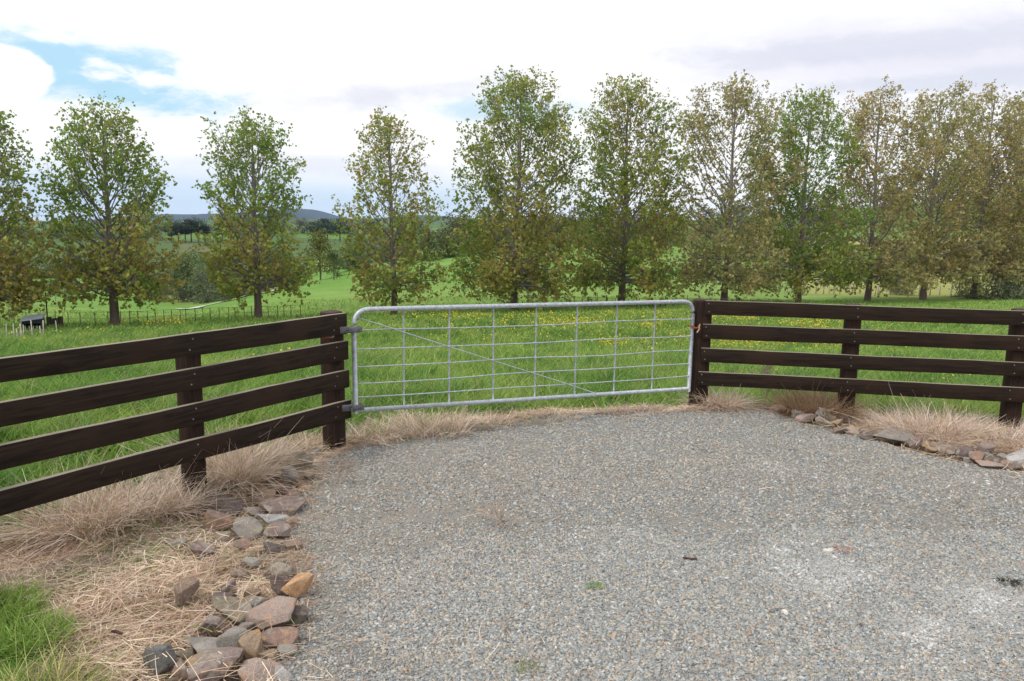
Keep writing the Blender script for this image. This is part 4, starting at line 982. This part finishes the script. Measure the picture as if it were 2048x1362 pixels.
ROCKS_R = [
 (1563, 821, 38, 15, 'brown', 'brown slab at the gate end of the right rock edge'),
 (1577, 815, 20, 10, 'white', 'small white rock behind the first slab of the right edge'),
 (1597, 829, 38, 20, 'grey', 'tan grey rock beside the first brown slab at right'),
 (1617, 839, 50, 20, 'pink', 'pinkish long rock in front of the dark brown tussock'),
 (1621, 822, 30, 14, 'dark', 'black rock under the dark brown tussock'),
 (1633, 833, 28, 12, 'tan', 'tan rock between the black and the greenish wedge rocks'),
 (1648, 831, 32, 20, 'grey', 'grey wedge pointing up left of the middle right post'),
 (1652, 847, 32, 17, 'purple', 'purple rock in front of the grey wedge'),
 (1669, 837, 20, 14, 'olive', 'small greenish rock touching the left of the middle right post'),
 (1696, 838, 30, 14, 'dark', 'dark brown rock in front of the middle right post'),
 (1677, 846, 26, 13, 'tan', 'flat tan rock left of the one in front of the middle right post'),
 (1686, 863, 30, 13, 'brown', 'brown rock at the gravel edge below the middle right post'),
 (1705, 859, 24, 13, 'orange', 'yellow orange rock below the middle right post'),
 (1713, 867, 38, 13, 'pink', 'pinkish tan rock directly right of the yellow orange one'),
 (1739, 866, 36, 14, 'brown', 'brown rock left of the large flat slab'),
 (1742, 877, 34, 10, 'dark', 'thin dark rock at the gravel edge left of the large flat slab'),
 (1797, 876, 90, 22, 'grey', 'large flat pinkish grey slab, the widest of the right rock edge'),
 (1833, 888, 32, 17, 'purple', 'dark purple rock at the right end of the large flat slab'),
 (1854, 890, 30, 15, 'tan', 'orange tan rock right of the dark purple one'),
 (1876, 890, 32, 16, 'pink', 'pinkish rock right of the orange tan one'),
 (1872, 901, 28, 10, 'tan', 'thin tan rock on the gravel below the orange tan one'),
 (1909, 899, 60, 18, 'brown', 'wide brown slab in the right part of the right edge'),
 (1939, 908, 40, 20, 'dark', 'dark rounded rock right of the wide brown slab'),
 (1961, 920, 36, 22, 'red', 'triangular reddish rock nearest the gravel at right'),
 (1982, 901, 38, 24, 'purple', 'purple brown wedge leaning in the straw at right'),
 (1980, 915, 30, 13, 'grey', 'grey rock under the leaning purple brown wedge'),
 (1993, 925, 28, 17, 'dark', 'dark rock right of the triangular reddish one'),
 (2016, 931, 30, 17, 'brown', 'brown rock below the pale boulder at the right edge'),
 (2011, 917, 28, 11, 'grey', 'flat grey rock left of the pale boulder'),
 (2042, 921, 46, 30, 'light', 'pale boulder cut by the right edge of the photo'),
 (1988, 936, 44, 10, 'pink', 'thin pinkish rock lying on the gravel at far right'),
 (1939, 922, 16, 10, 'grey', 'tiny grey stone on the gravel left of the triangular reddish rock'),
]
ROCKS_L += [
 (590, 1100, 40, 20, 'brown', 'brown rock on the gravel rim between the pinkish purple one and the olive wedge'),
 (545, 1108, 44, 22, 'dark', 'dark rock sunk in straw below the pinkish purple one'),
 (505, 1128, 40, 20, 'grey', 'grey rock in straw left of the olive brown wedge'),
 (618, 960, 26, 18, 'brown', 'small brown rock on the gravel rim beside the long olive tan one'),
 (548, 955, 34, 20, 'purple', 'purple rock in dry stalks left of the blocky grey one'),
 (475, 1150, 34, 20, 'brown', 'small brown rock half hidden in straw above the small dark purple one'),
 (628, 903, 26, 16, 'grey', 'small grey rock between the left gatepost and the long olive tan one'),
 (440, 1200, 44, 26, 'dark', 'dark rock in straw above the purple brown one of the nearest heap'),
 (355, 1345, 44, 34, 'brown', 'brown rock between the dark blue grey and the flat-topped tan ones'),
]
for k, r_ in enumerate(ROCKS_L): rock(*r_, GL, 500 + k)
for k, r_ in enumerate(ROCKS_R): rock(*r_, GRr, 600 + k)
rock(1660, 1104, 20, 15, 'white', 'largest white stone on the gravel beside the orange straw wisp', 'white stones on the gravel', 701)
rock(1572, 1226 - 0, 15, 9, 'white', 'white stone on the gravel below the chalky patch', 'white stones on the gravel', 702)

# ------------------------------------------------------------------ gravel stones (nobody could count them)
def stones(n, rng, ylo, yhi, smin, smax, bag):
    u = rng.uniform(-.75, .75, n); Y = np.sqrt(rng.uniform(ylo ** 2, yhi ** 2, n)); x = u * Y; P = np.stack([x, Y], 1)
    k = edge_dist(P, GRAVEL) + .06 * fbm(x, Y, 2.4, 3) + rng.exponential(.05, n) > .02; 
    sandy = smooth01((fbm(x, Y, 1.1, 4) - .12) / .2); k &= rng.random(n) > .75 * sandy
    P = P[k]; x, Y = P.T; n = len(P)
    s = smin + (smax - smin) * rng.random(n) ** 2.2
    cube = np.array([[-1, -1, -1], [1, -1, -1], [1, 1, -1], [-1, 1, -1], [-1, -1, 1], [1, -1, 1], [1, 1, 1], [-1, 1, 1]]) * .5
    V = cube[None] + rng.uniform(-.26, .26, (n, 8, 3)); V = V * np.stack([rng.uniform(.8, 1.7, n), rng.uniform(.5, 1.0, n), rng.uniform(.25, .6, n)], 1)[:, None] * s[:, None, None]
    ph = rng.uniform(0, 6.28, n); tl = rng.normal(0, .35, n)
    c, si = np.cos(tl)[:, None], np.sin(tl)[:, None]; V = np.stack([V[..., 0] * c - V[..., 2] * si, V[..., 1], V[..., 0] * si + V[..., 2] * c], 2)
    c, si = np.cos(ph)[:, None], np.sin(ph)[:, None]; V = np.stack([V[..., 0] * c - V[..., 1] * si, V[..., 0] * si + V[..., 1] * c, V[..., 2]], 2)
    z = pad_z(x, Y) + s * .12; V += np.stack([x, Y, z], 1)[:, None]
    pal = np.array([[.235, .26, .27], [.30, .325, .33], [.36, .375, .37], [.18, .195, .205], [.43, .43, .41], [.42, .35, .26], [.42, .30, .22], [.35, .31, .27], [.52, .51, .49]])
    w_ = np.array([.16, .17, .14, .13, .11, .13, .04, .13, .03]); ci = rng.choice(len(pal), n, p=w_ / w_.sum()); col = pal[ci] * rng.uniform(.72, 1.3, (n, 1)); col = (col * .8 + .2 * np.array([.31, .31, .30])) * np.array([1.10, 1.10, 1.09]); wm = smooth01(.45 + 2.2 * fbm(x, Y, .9, 4))[:, None]; tn = (rng.random((n, 1)) < .32) * wm; col = col * (1 - tn * .7) + col.mean(1, keepdims=True) * np.array([1.16, 1.0, .84]) * tn * .7
    # chalky white patches
    for (px, py, rp, a) in ((1620, 1135, .34, .5), (1875, 1275, .26, .55), (1930, 1200, .2, .35), (1150, 1065, .18, .3), (2010, 1215, .3, .4), (1700, 1180, .3, .25), (1760, 1150, .2, .25), (1800, 1240, .2, .3), (1850, 1345, .14, .4), (1540, 935, .2, .3), (1950, 965, .2, .3), (1680, 965, .15, .3)):
        g = gnd(px, py); dd = np.hypot(x - g[0], (Y - g[1]) * .8) / rp; wv = rng.random(n) < a * np.clip(1 - dd, 0, 1) * .8 * smooth01((fbm(x, Y, 7, 3) + .12) / .3)
        du = (np.clip(1.15 - dd, 0, 1) * a * 1.1 * smooth01(.5 + 1.1 * fbm(x, Y, 5, 3)))[:, None]; col = col * (1 - du) + np.array([.50, .50, .485]) * du
        col[wv] = np.array([.62, .62, .61]) * rng.uniform(.8, 1.1, (wv.sum(), 1))
    f = np.array([[0, 3, 2, 1], [4, 5, 6, 7], [0, 1, 5, 4], [1, 2, 6, 5], [2, 3, 7, 6], [3, 0, 4, 7]])
    Q = (np.arange(n) * 8)[:, None, None] + f[None]
    bag.add(V.reshape(-1, 3), Q.reshape(-1, 4), np.repeat(col, 8, 0))
rg = np.random.default_rng(3); sb = Bag()
stones(330000, rg, 2.5, 4.6, .004, .0155, sb); stones(260000, rg, 4.6, 8.6, .0055, .017, sb); stones(1500, rg, 2.6, 8, .016, .026, sb)
tag(sb.build('gravel', M['stone']), 'loose blue grey crushed gravel covering the drive', 'gravel', kind='stuff')

# ------------------------------------------------------------------ grass of the paddock
def dirs(n, rng, lean):
    a = rng.uniform(0, 6.28, n); return np.column_stack([np.cos(a) * lean, np.sin(a) * lean, np.ones(n)]) / np.sqrt(1 + lean ** 2)[:, None], a
def grass_zone(n, ylo, yhi, L0, L1, W0, rng, bag, power=1.0):
    u = rng.uniform(-.95, .82, n); Y = ylo * (yhi / ylo) ** rng.random(n) if power else rng.uniform(ylo, yhi, n)
    x = u * Y; P = np.stack([x, Y], 1)
    k = Y > fence_y(x) - .12 - .1 * rng.random(n)
    for pl in (DRYL, DRYR): k &= edge_dist(P, pl) < .05 * rng.normal(0, 1, n)
    k &= ((edge_dist(P, DRYG) < .05 * rng.normal(0, 1, n)) & (edge_dist(P, GRAVEL) < -.42)) | ((rng.random(n) < .14) & (edge_dist(P, GRAVEL) < -.16))
    P = P[k]; x, Y = P.T; n = len(x)
    z = height(x, Y); cl = fbm(x, Y, .9, 3); c2 = fbm(x + 50, Y, 2.6, 3)
    L = (L0 + (L1 - L0) * rng.random(n)) * (1 + .9 * np.clip(c2, -.5, .6)); lean = np.abs(rng.normal(0, .45, n)); d, a = dirs(n, rng, lean)
    d[:, 0] += .12; b = np.column_stack([np.cos(a) * L * rng.uniform(.1, .7, n), np.sin(a) * L * rng.uniform(.1, .7, n), -L * rng.uniform(.05, .45, n)])
    t = smooth01(.5 + cl * 1.1 + rng.normal(0, .12, n))[:, None]
    col = np.array([.16, .285, .045]) * (1 - t) + np.array([.29, .385, .085]) * t
    dk = smooth01((-.12 + c2) / .2)[:, None]; col = col * (1 - .5 * dk * np.array([1, .7, .6]))
    col *= np.array([1.08, 1.15, 1.15]) * rng.uniform(.6, 1.45, (n, 1)); st = (rng.random(n) < .05)[:, None]; col = np.where(st, np.array([.42, .36, .20]), col)
    W = W0 * rng.uniform(.7, 1.3, n)
    bag.add(*ribbons(np.stack([x, Y, z - .01], 1), d, L, W, b, col, 3, rng, .1, col * np.array([1.15, 1.05, 1.1])))
rg = np.random.default_rng(11); gb = Bag()
grass_zone(60000, 3.2, 6.5, .10, .28, .008, rg, gb); grass_zone(130000, 6.0, 12, .12, .32, .0105, rg, gb); grass_zone(110000, 11, 22, .10, .26, .014, rg, gb); grass_zone(80000, 20, 42, .08, .2, .028, rg, gb)
tag(gb.build('paddock_grass', M['grass']), 'lush green paddock grass beyond the fences and gate', 'grass', kind='stuff')

# buttercups
def flowers():
    rng = np.random.default_rng(21); L = []
    # drift behind the gate and right fence
    n = 90000; px = rng.uniform(700, 2000, n); Y = rng.uniform(13, 27, n)
    u = (px - 1024) / 1560; x = u * Y; dens = (.10 + .8 * smooth01((fbm(x, Y, .55, 4) + .05) / .6)) * smooth01((px - 700) / 400) * smooth01((1900 - px) / 250) * smooth01((Y - 14 - 3 * (px < 1200)) / 6)
    k = rng.random(n) < dens * .42; L.append(np.stack([x[k], Y[k]], 1))
    n = 900; u = rng.uniform(.28, .66, n); Y = rng.uniform(8, 14, n); x = u * Y; k = rng.random(n) < smooth01((fbm(x, Y, .7, 3) + .0) / .3) * .5; L.append(np.stack([x[k], Y[k]], 1))
    n = 160; px = rng.normal(320, 40, n); Y = rng.uniform(24, 27, n); L.append(np.stack([(px - 1024) / 1560 * Y, Y], 1))
    n = 90; px = rng.uniform(0, 700, n); Y = rng.uniform(12, 22, n); L.append(np.stack([(px - 1024) / 1560 * Y, Y], 1))
    P = np.concatenate(L); n = len(P); z = height(P[:, 0], P[:, 1]) + rng.uniform(.12, .26, n)
    s = rng.uniform(.010, .017, n) * (1 + P[:, 1] / 60); th = np.arange(6) * math.pi / 3; nx = rng.normal(0, .4, (n, 2))
    ring = np.stack([np.cos(th), np.sin(th)], 1); V = P[:, None] + ring[None] * s[:, None, None]
    zz = z[:, None] + .45 * s[:, None] + (ring[None] * s[:, None, None] * nx[:, None]).sum(2); V = np.concatenate([V, zz[..., None]], 2)
    ctr = np.column_stack([P, z])[:, None]; V = np.concatenate([V, ctr], 1); b = (np.arange(n) * 7)[:, None]
    Q = np.concatenate([b + [[6, 0, 1, 2]], b + [[6, 2, 3, 4]], b + [[6, 4, 5, 0]]]); col = np.array([.78, .60, .05]) * rng.uniform(.8, 1.1, (n, 1))
    tag(mesh_np('buttercups', V.reshape(-1, 3), Q, M['petal'], None, np.repeat(col, 7, 0)), 'yellow buttercup flowers scattered in a drift through the paddock grass', 'flowers', kind='stuff')
flowers()

# ------------------------------------------------------------------ dry straw
def straw_col(n, rng):
    pal = np.array([[.70, .57, .43], [.60, .46, .34], [.78, .68, .58], [.46, .32, .235], [.70, .60, .55], [.55, .44, .39]])
    return pal[rng.integers(0, len(pal), n)] * rng.uniform(.7, 1.35, (n, 1)) * np.array([1.03, 1.03, 1.01])
def litter_col(x, y, n, rng):
    c = straw_col(n, rng); m1 = smooth01(.5 + 1.9 * fbm(x + 9, y, 2.1, 4))[:, None]; m2 = smooth01((fbm(x, y + 31, 1.4, 3) - .12) / .25)[:, None]
    c = c * (m1 * np.array([1.1, 1.08, 1.03]) + (1 - m1) * np.array([.74, .66, .60]))  # darker brown patches: shaded gaps in the straw put into the colour
    g = (rng.random((n, 1)) < .05 + .22 * m2); return np.where(g, np.array([.24, .30, .10]) * rng.uniform(.6, 1.3, (n, 1)), c)
def litter(n, poly, rng, bag, Lr=(.08, .28), w=.0028, lift=.03, dens=None, minY=2.2):
    lo = poly.min(0); hi = poly.max(0); lo[1] = max(lo[1], minY); lo[0] = max(lo[0], -5); hi[0] = min(hi[0], 7)
    P = rng.uniform(lo, hi, (n, 2)); k = edge_dist(P, poly) > rng.normal(0, .05, n) - .02
    k &= edge_dist(P, GREENBL) < .05 * rng.normal(0, 1, n); P = P[k]
    if dens is not None: P = P[rng.random(len(P)) < dens(P[:, 0], P[:, 1])]
    cov = np.zeros(len(P))
    rtop = np.full(len(P), -9.)
    for (cx, cy, rw, rd, rt) in ROCKPOS:
        hit_ = np.hypot((P[:, 0] - cx) / (rw * .62), (P[:, 1] - cy) / (rd * .75)) < 1; cov = np.maximum(cov, hit_); rtop = np.where(hit_, np.maximum(rtop, rt), rtop)
    ks = rng.random(len(P)) > .88 * cov; P = P[ks]; rtop = rtop[ks]
    x, y = P.T; n = len(x); flow = 2.4 * fbm(x, y, 1.3, 3) + .45; a = flow + rng.normal(0, 1.15, n) + np.where(rng.random(n) < .5, math.pi, 0)
    L = rng.uniform(*Lr, n); el_ = rng.normal(.06, .16, n)
    d = np.column_stack([np.cos(a) * np.cos(el_), np.sin(a) * np.cos(el_), np.sin(el_)]); mound = .05 * np.clip(fbm(x, y, 1.6, 3) + .12, 0, .6)
    z = pad_z(x, y) + .004 + rng.random(n) ** 2 * lift + mound
    b = rng.normal(0, .22, (n, 3)) * L[:, None]; b[:, 2] = -np.abs(b[:, 2]) * .35
    z = np.where((rtop > -5) & (rng.random(n) < .22), rtop + .003, z)
    root = np.stack([x, y, z], 1) - d * L[:, None] * .5
    root[:, 2] = np.maximum(root[:, 2], z - .02)
    bag.add(*ribbons(root, d, L, np.full(n, w) * rng.uniform(.6, 1.5, n), b, litter_col(x, y, n, rng), 4, rng, .4))
rg = np.random.default_rng(31); lb_ = Bag()
litter(88000, DRYL, rg, lb_, (.06, .24)); litter(42000, DRYR, rg, lb_, (.1, .32), .004, .05); litter(34000, DRYG, rg, lb_, (.08, .25), .0035, .05)
# stray stalks strewn on the gravel, mostly near its rim
litter(34000, GRAVEL, rg, lb_, (.03, .14), .0022, .003, lambda x, y: np.clip(.42 * np.exp(-edge_dist(np.stack([x, y], 1), GRAVEL) / .26) + .05 + .38 * smooth01((fbm(x, y, 1.6, 3) - .20) / .12), 0, 1))
tag(lb_.build('straw_litter', M['straw']), 'matted pale dead grass lying between the fences and the gravel', 'dry grass', kind='stuff')

def tussock(px, py, rad, hgt, n, label, seed, col=None, w=.0035, flop=.6, green=0., wind=(0, 0), name='dry_tussock', Y=None):
    rng = np.random.default_rng(seed); c = gnd(px, py) if Y is None else at(px, Y); 
    r = rad * np.sqrt(rng.random(n)); a0 = rng.uniform(0, 6.28, n); x = c[0] + r * np.cos(a0); y = c[1] + r * np.sin(a0) * .8; z = pad_z(x, y) + (.008 if hgt < .06 else -.01)
    L = hgt * rng.uniform(.45, 1.25, n); lean = np.abs(rng.normal(flop * .55, flop * .5, n)) + r / rad * flop * .5; aa = a0 + rng.normal(0, .8, n)
    aa = np.where(rng.random(n) < .3, rng.uniform(0, 6.28, n), aa)
    d = np.column_stack([np.cos(aa) * lean + wind[0], np.sin(aa) * lean + wind[1], np.ones(n)]); d /= np.linalg.norm(d, axis=1)[:, None]
    b = np.column_stack([np.cos(aa), np.sin(aa), -np.ones(n) * .9]) * (L * rng.uniform(.1, .75, n) * flop)[:, None] + rng.normal(0, .16, (n, 3)) * L[:, None]
    cc = straw_col(n, rng) if col is None else np.array(col) * rng.uniform(.6, 1.35, (n, 1))
    if green: g = (rng.random(n) < green)[:, None]; cc = np.where(g, np.array([.14, .27, .035]) * rng.uniform(.7, 1.2, (n, 1)), cc)
    V, Q, c3_ = ribbons(np.stack([x, y, z], 1), d, L, np.full(n, w) * rng.uniform(.6, 1.4, n), b, cc, 5, rng, .25)
    V[:, 2] = np.maximum(V[:, 2], c[2] - .03)
    o = mesh_np(name, V, Q, M['straw'], None, c3_, False, c); tag(o, label, 'grass tuft', 'tussocks along the fences'); return o
TUS = [
 (165, 1050, .34, .30, 1500, 'pale tussock of upright stalks under the bottom rail at far left'),
 (270, 1025, .30, .24, 1300, 'tawny tussock under the bottom rail left of the middle left post'),
 (345, 1015, .20, .22, 700, 'short straw clump at the left foot of the middle left post'),
 (452, 962, .28, .34, 1700, 'largest wild straw tussock just right of the middle left post'),
 (520, 922, .22, .24, 900, 'straw tussock halfway between the two left posts'),
 (605, 888, .20, .20, 700, 'straw tussock beside the foot of the left gatepost'),
 (740, 868, .22, .20, 650, 'rusty straw clump under the hinge end of the gate'),
 (860, 862, .34, .24, 900, 'pale straw clump with tall stalks under the second gate square'),
 (975, 848, .25, .13, 450, 'low straw wisps under the third and fourth gate squares'),
 (1265, 822, .34, .13, 500, 'low straw wisps under the latch half of the gate'),
 (1440, 812, .22, .26, 1500, 'rusty tussock at the right foot of the latch gatepost'),
 (1765, 842, .30, .20, 1200, 'flattened pale tussock right of the middle right post'),
 (1868, 868, .34, .30, 2300, 'big pale heaped tussock between the two right posts'),
 (1960, 850, .38, .18, 1300, 'brownish mat of dead grass left of the last right post'),
 (2035, 890, .36, .22, 1300, 'pale stalky tuft at the right edge in front of the last post'),
]
for k, (px, py, r_, h_, n, lab) in enumerate(TUS):
    tussock(px, py, r_ * (.8 if k < 5 else 1), h_ * (1.3 if k < 5 else 1.1), n, lab, 800 + k, w=.0044, flop=.8 if k != 7 else .6, green=.06 if k < 9 else .0, wind=((k * 37 % 11 - 5) * .05, -.12))
for k, (px, py, r_, h_, n, lab) in enumerate([(800, 852, .3, .20, 900, 'straw clump under the first gate square'), (920, 846, .3, .16, 700, 'bent straw clump under the third gate square'), (1090, 836, .3, .12, 500, 'low straw clump under the fifth gate square')]):
    tussock(px, py, r_, h_, n, lab, 880 + k, flop=.9, green=.15)
tussock(1630, 824, .28, .36, 3800, 'dark brown bushy tussock left of the middle right post', 850, col=(.36, .24, .15), w=.0052, flop=.7)
tussock(40, 1270, .20, .10, 2300, 'bright green grass clump in the bottom left corner', 860, col=(.24, .37, .075), w=.0040, flop=.6, name='green_tussock')
tussock(-20, 1222, .20, .13, 2000, 'bright green grass clump at the left edge above the corner', 861, col=(.26, .38, .08), w=.0040, flop=.6, name='green_tussock')
tussock(115, 1290, .10, .08, 500, 'low green tuft spreading into the straw at bottom left', 863, col=(.24, .34, .09), w=.0035, flop=.9, green=.2, name='green_tussock')
tussock(75, 1400, .22, .20, 700, 'yellowing grass clump with tall seed stalks at the bottom left corner', 862, col=(.48, .46, .18), w=.0034, flop=.7, green=.4, name='green_tussock')
tussock(1190, 1176, .045, .022, 90, 'tiny green weed growing in the middle of the gravel', 870, col=(.20, .32, .08), w=.003, flop=1.0, name='gravel_weed')
tussock(1050, 1338, .06, .04, 60, 'yellowish weed tuft at the bottom of the gravel', 871, col=(.30, .28, .10), w=.0028, flop=1.0, green=.4, name='gravel_weed')
tussock(2018, 1168, .05, .035, 70, 'dark withered weed at the right edge of the gravel', 872, col=(.05, .05, .035), w=.005, flop=1.2, name='gravel_weed')
tussock(1686, 1098, .06, .012, 120, 'wisp of orange straw on the gravel beside the white stone', 873, col=(.50, .20, .10), w=.003, flop=3.0, name='straw_wisp')

# bare branching weed in front of the right fence
def twiggy(px, py, h, seed, label, n=9):
    rng = np.random.default_rng(seed); b = gnd(px, py); bag = Bag(); c = np.array([.52, .42, .34])
    for k in range(3):
        top = b + [rng.normal(-.02, .07), rng.normal(0, .04), h * rng.uniform(.75, 1.05)]; P = np.array([b + [rng.normal(0, .02), 0, -.02], (b + top) / 2 + rng.normal(0, .015, 3), top]); V, Q = tube(P, [.005, .004, .0025], 4, False); bag.add(V, Q, np.tile([c], (len(V), 1)))
        for j in range(n):
            t = rng.uniform(.4, 1); p0 = b + (top - b) * t; e = p0 + np.array([rng.normal(0, .06), rng.normal(0, .04), rng.uniform(.03, .12)]); V, Q = tube(np.array([p0, e]), [.003, .002], 3, False); bag.add(V, Q, np.tile([c * 1.1], (len(V), 1)))
            for q in range(3):
                e2 = e + rng.normal(0, .02, 3); V, Q = tube(np.array([(p0 + e) / 2, e2]), [.0024, .0016], 3, False); bag.add(V, Q, np.tile([c], (len(V), 1)))
    tag(bag.build('dead_weed', M['bark'], None, False, b), label, 'weed')
twiggy(1529, 818, .50, 1, 'bare branching dead weed in front of the right fence near the latch post', 11)
twiggy(1002, 1056, .07, 2, 'tiny dead weed stem on the gravel in front of the gate', 3)
twiggy(676, 968, .16, 3, 'thin dead weed stem at the left rim of the gravel', 4)
# bark piece
g_ = gnd(1380, 1119); rngb = np.random.default_rng(5); t = np.linspace(0, 1, 8)
V, Q = tube(np.column_stack([g_[0] + (t - .5) * .075, g_[1] + .01 * np.sin(t * 5), floor_z(g_[0], g_[1]) + .012 + .004 * np.cos(t * 7)]), .007 * (1 - .6 * np.abs(t - .4)), 7); tag(mesh_np('bark_piece', V, Q, M['barkbit'], None, None, False, g_), 'dark red brown piece of bark lying on the gravel', 'bark')
g_ = gnd(236, 1275); V, Q = tube(np.column_stack([g_[0] + (t - .5) * .055, g_[1] + .012 * np.sin(t * 5), floor_z(g_[0], g_[1]) + .05 + .004 * np.cos(t * 7)]), .008 * (1 - .6 * np.abs(t - .4)), 7); tag(mesh_np('dead_leaf', V, Q, M['barkbit'], None, None, False, g_), 'curled dark red dead leaf in the straw at lower left', 'leaf')

# ------------------------------------------------------------------ labels of the many far trees: each by its place among the row trees
def relabel():
    marks = [(-300, 'left picture edge', None), (228, 'dark green', 1), (514, 'slender', 1), (787, 'thin rusty', 1), (1028, 'tallest', 1), (1242, 'bronze green', 1), (1447, 'forked bronze', 1), (1596, 'greener short', 1), (1731, 'low-branched', 1), (1845, 'short-trunked', 1), (3000, 'right picture edge', None)]
    base = {GH: 'hazy far hedgerow tree', GR: 'bushy hillside tree', 'bushy field trees behind the row': 'olive field tree', 'scrub bushes along the gully': 'grey green scrub bush'}
    nth = ['leftmost', 'second', 'third', 'fourth', 'fifth', 'sixth', 'seventh', 'eighth', 'ninth', 'tenth', 'eleventh', 'twelfth', 'thirteenth', 'fourteenth', 'fifteenth']
    for g, bs in base.items():
        ob = [o for o in C.objects if o.get('group') == g and o.get('category')]
        px = {o.name: 1024 + 1560 * o.location.x / o.location.y for o in ob}
        for (a, an, ak), (b, bn, bk) in zip(marks[:-1], marks[1:]):
            sub = sorted([o for o in ob if a <= px[o.name] < b], key=lambda o: px[o.name])
            where_ = f'between the {an} and {bn} row trees' if ak and bk else (f'left of the {bn} row tree' if bk else f'right of the {an} row tree')
            for k, o in enumerate(sub): o['label'] = f'{bs}, {nth[min(k, 14)]}{" from left" if k else ""} {where_}'
relabel()

# ------------------------------------------------------------------ haze
hzm = bpy.data.materials.new('haze'); hzm.use_nodes = True; t_ = hzm.node_tree; t_.nodes.clear()
pv = t_.nodes.new('ShaderNodeVolumePrincipled'); pv.inputs['Color'].default_value = (.55, .76, 1, 1); pv.inputs['Density'].default_value = .00008; pv.inputs['Anisotropy'].default_value = .2
oo = t_.nodes.new('ShaderNodeOutputMaterial'); t_.links.new(pv.outputs[0], oo.inputs['Volume'])
V, Q = boxv((0, 0, 0), 12400, 12400, 1); V[:4, 2] = -90; V[4:, 2] = 130
tag(mesh_np('haze', V, Q, hzm), 'thin bluish haze over the countryside', 'haze', kind='stuff')
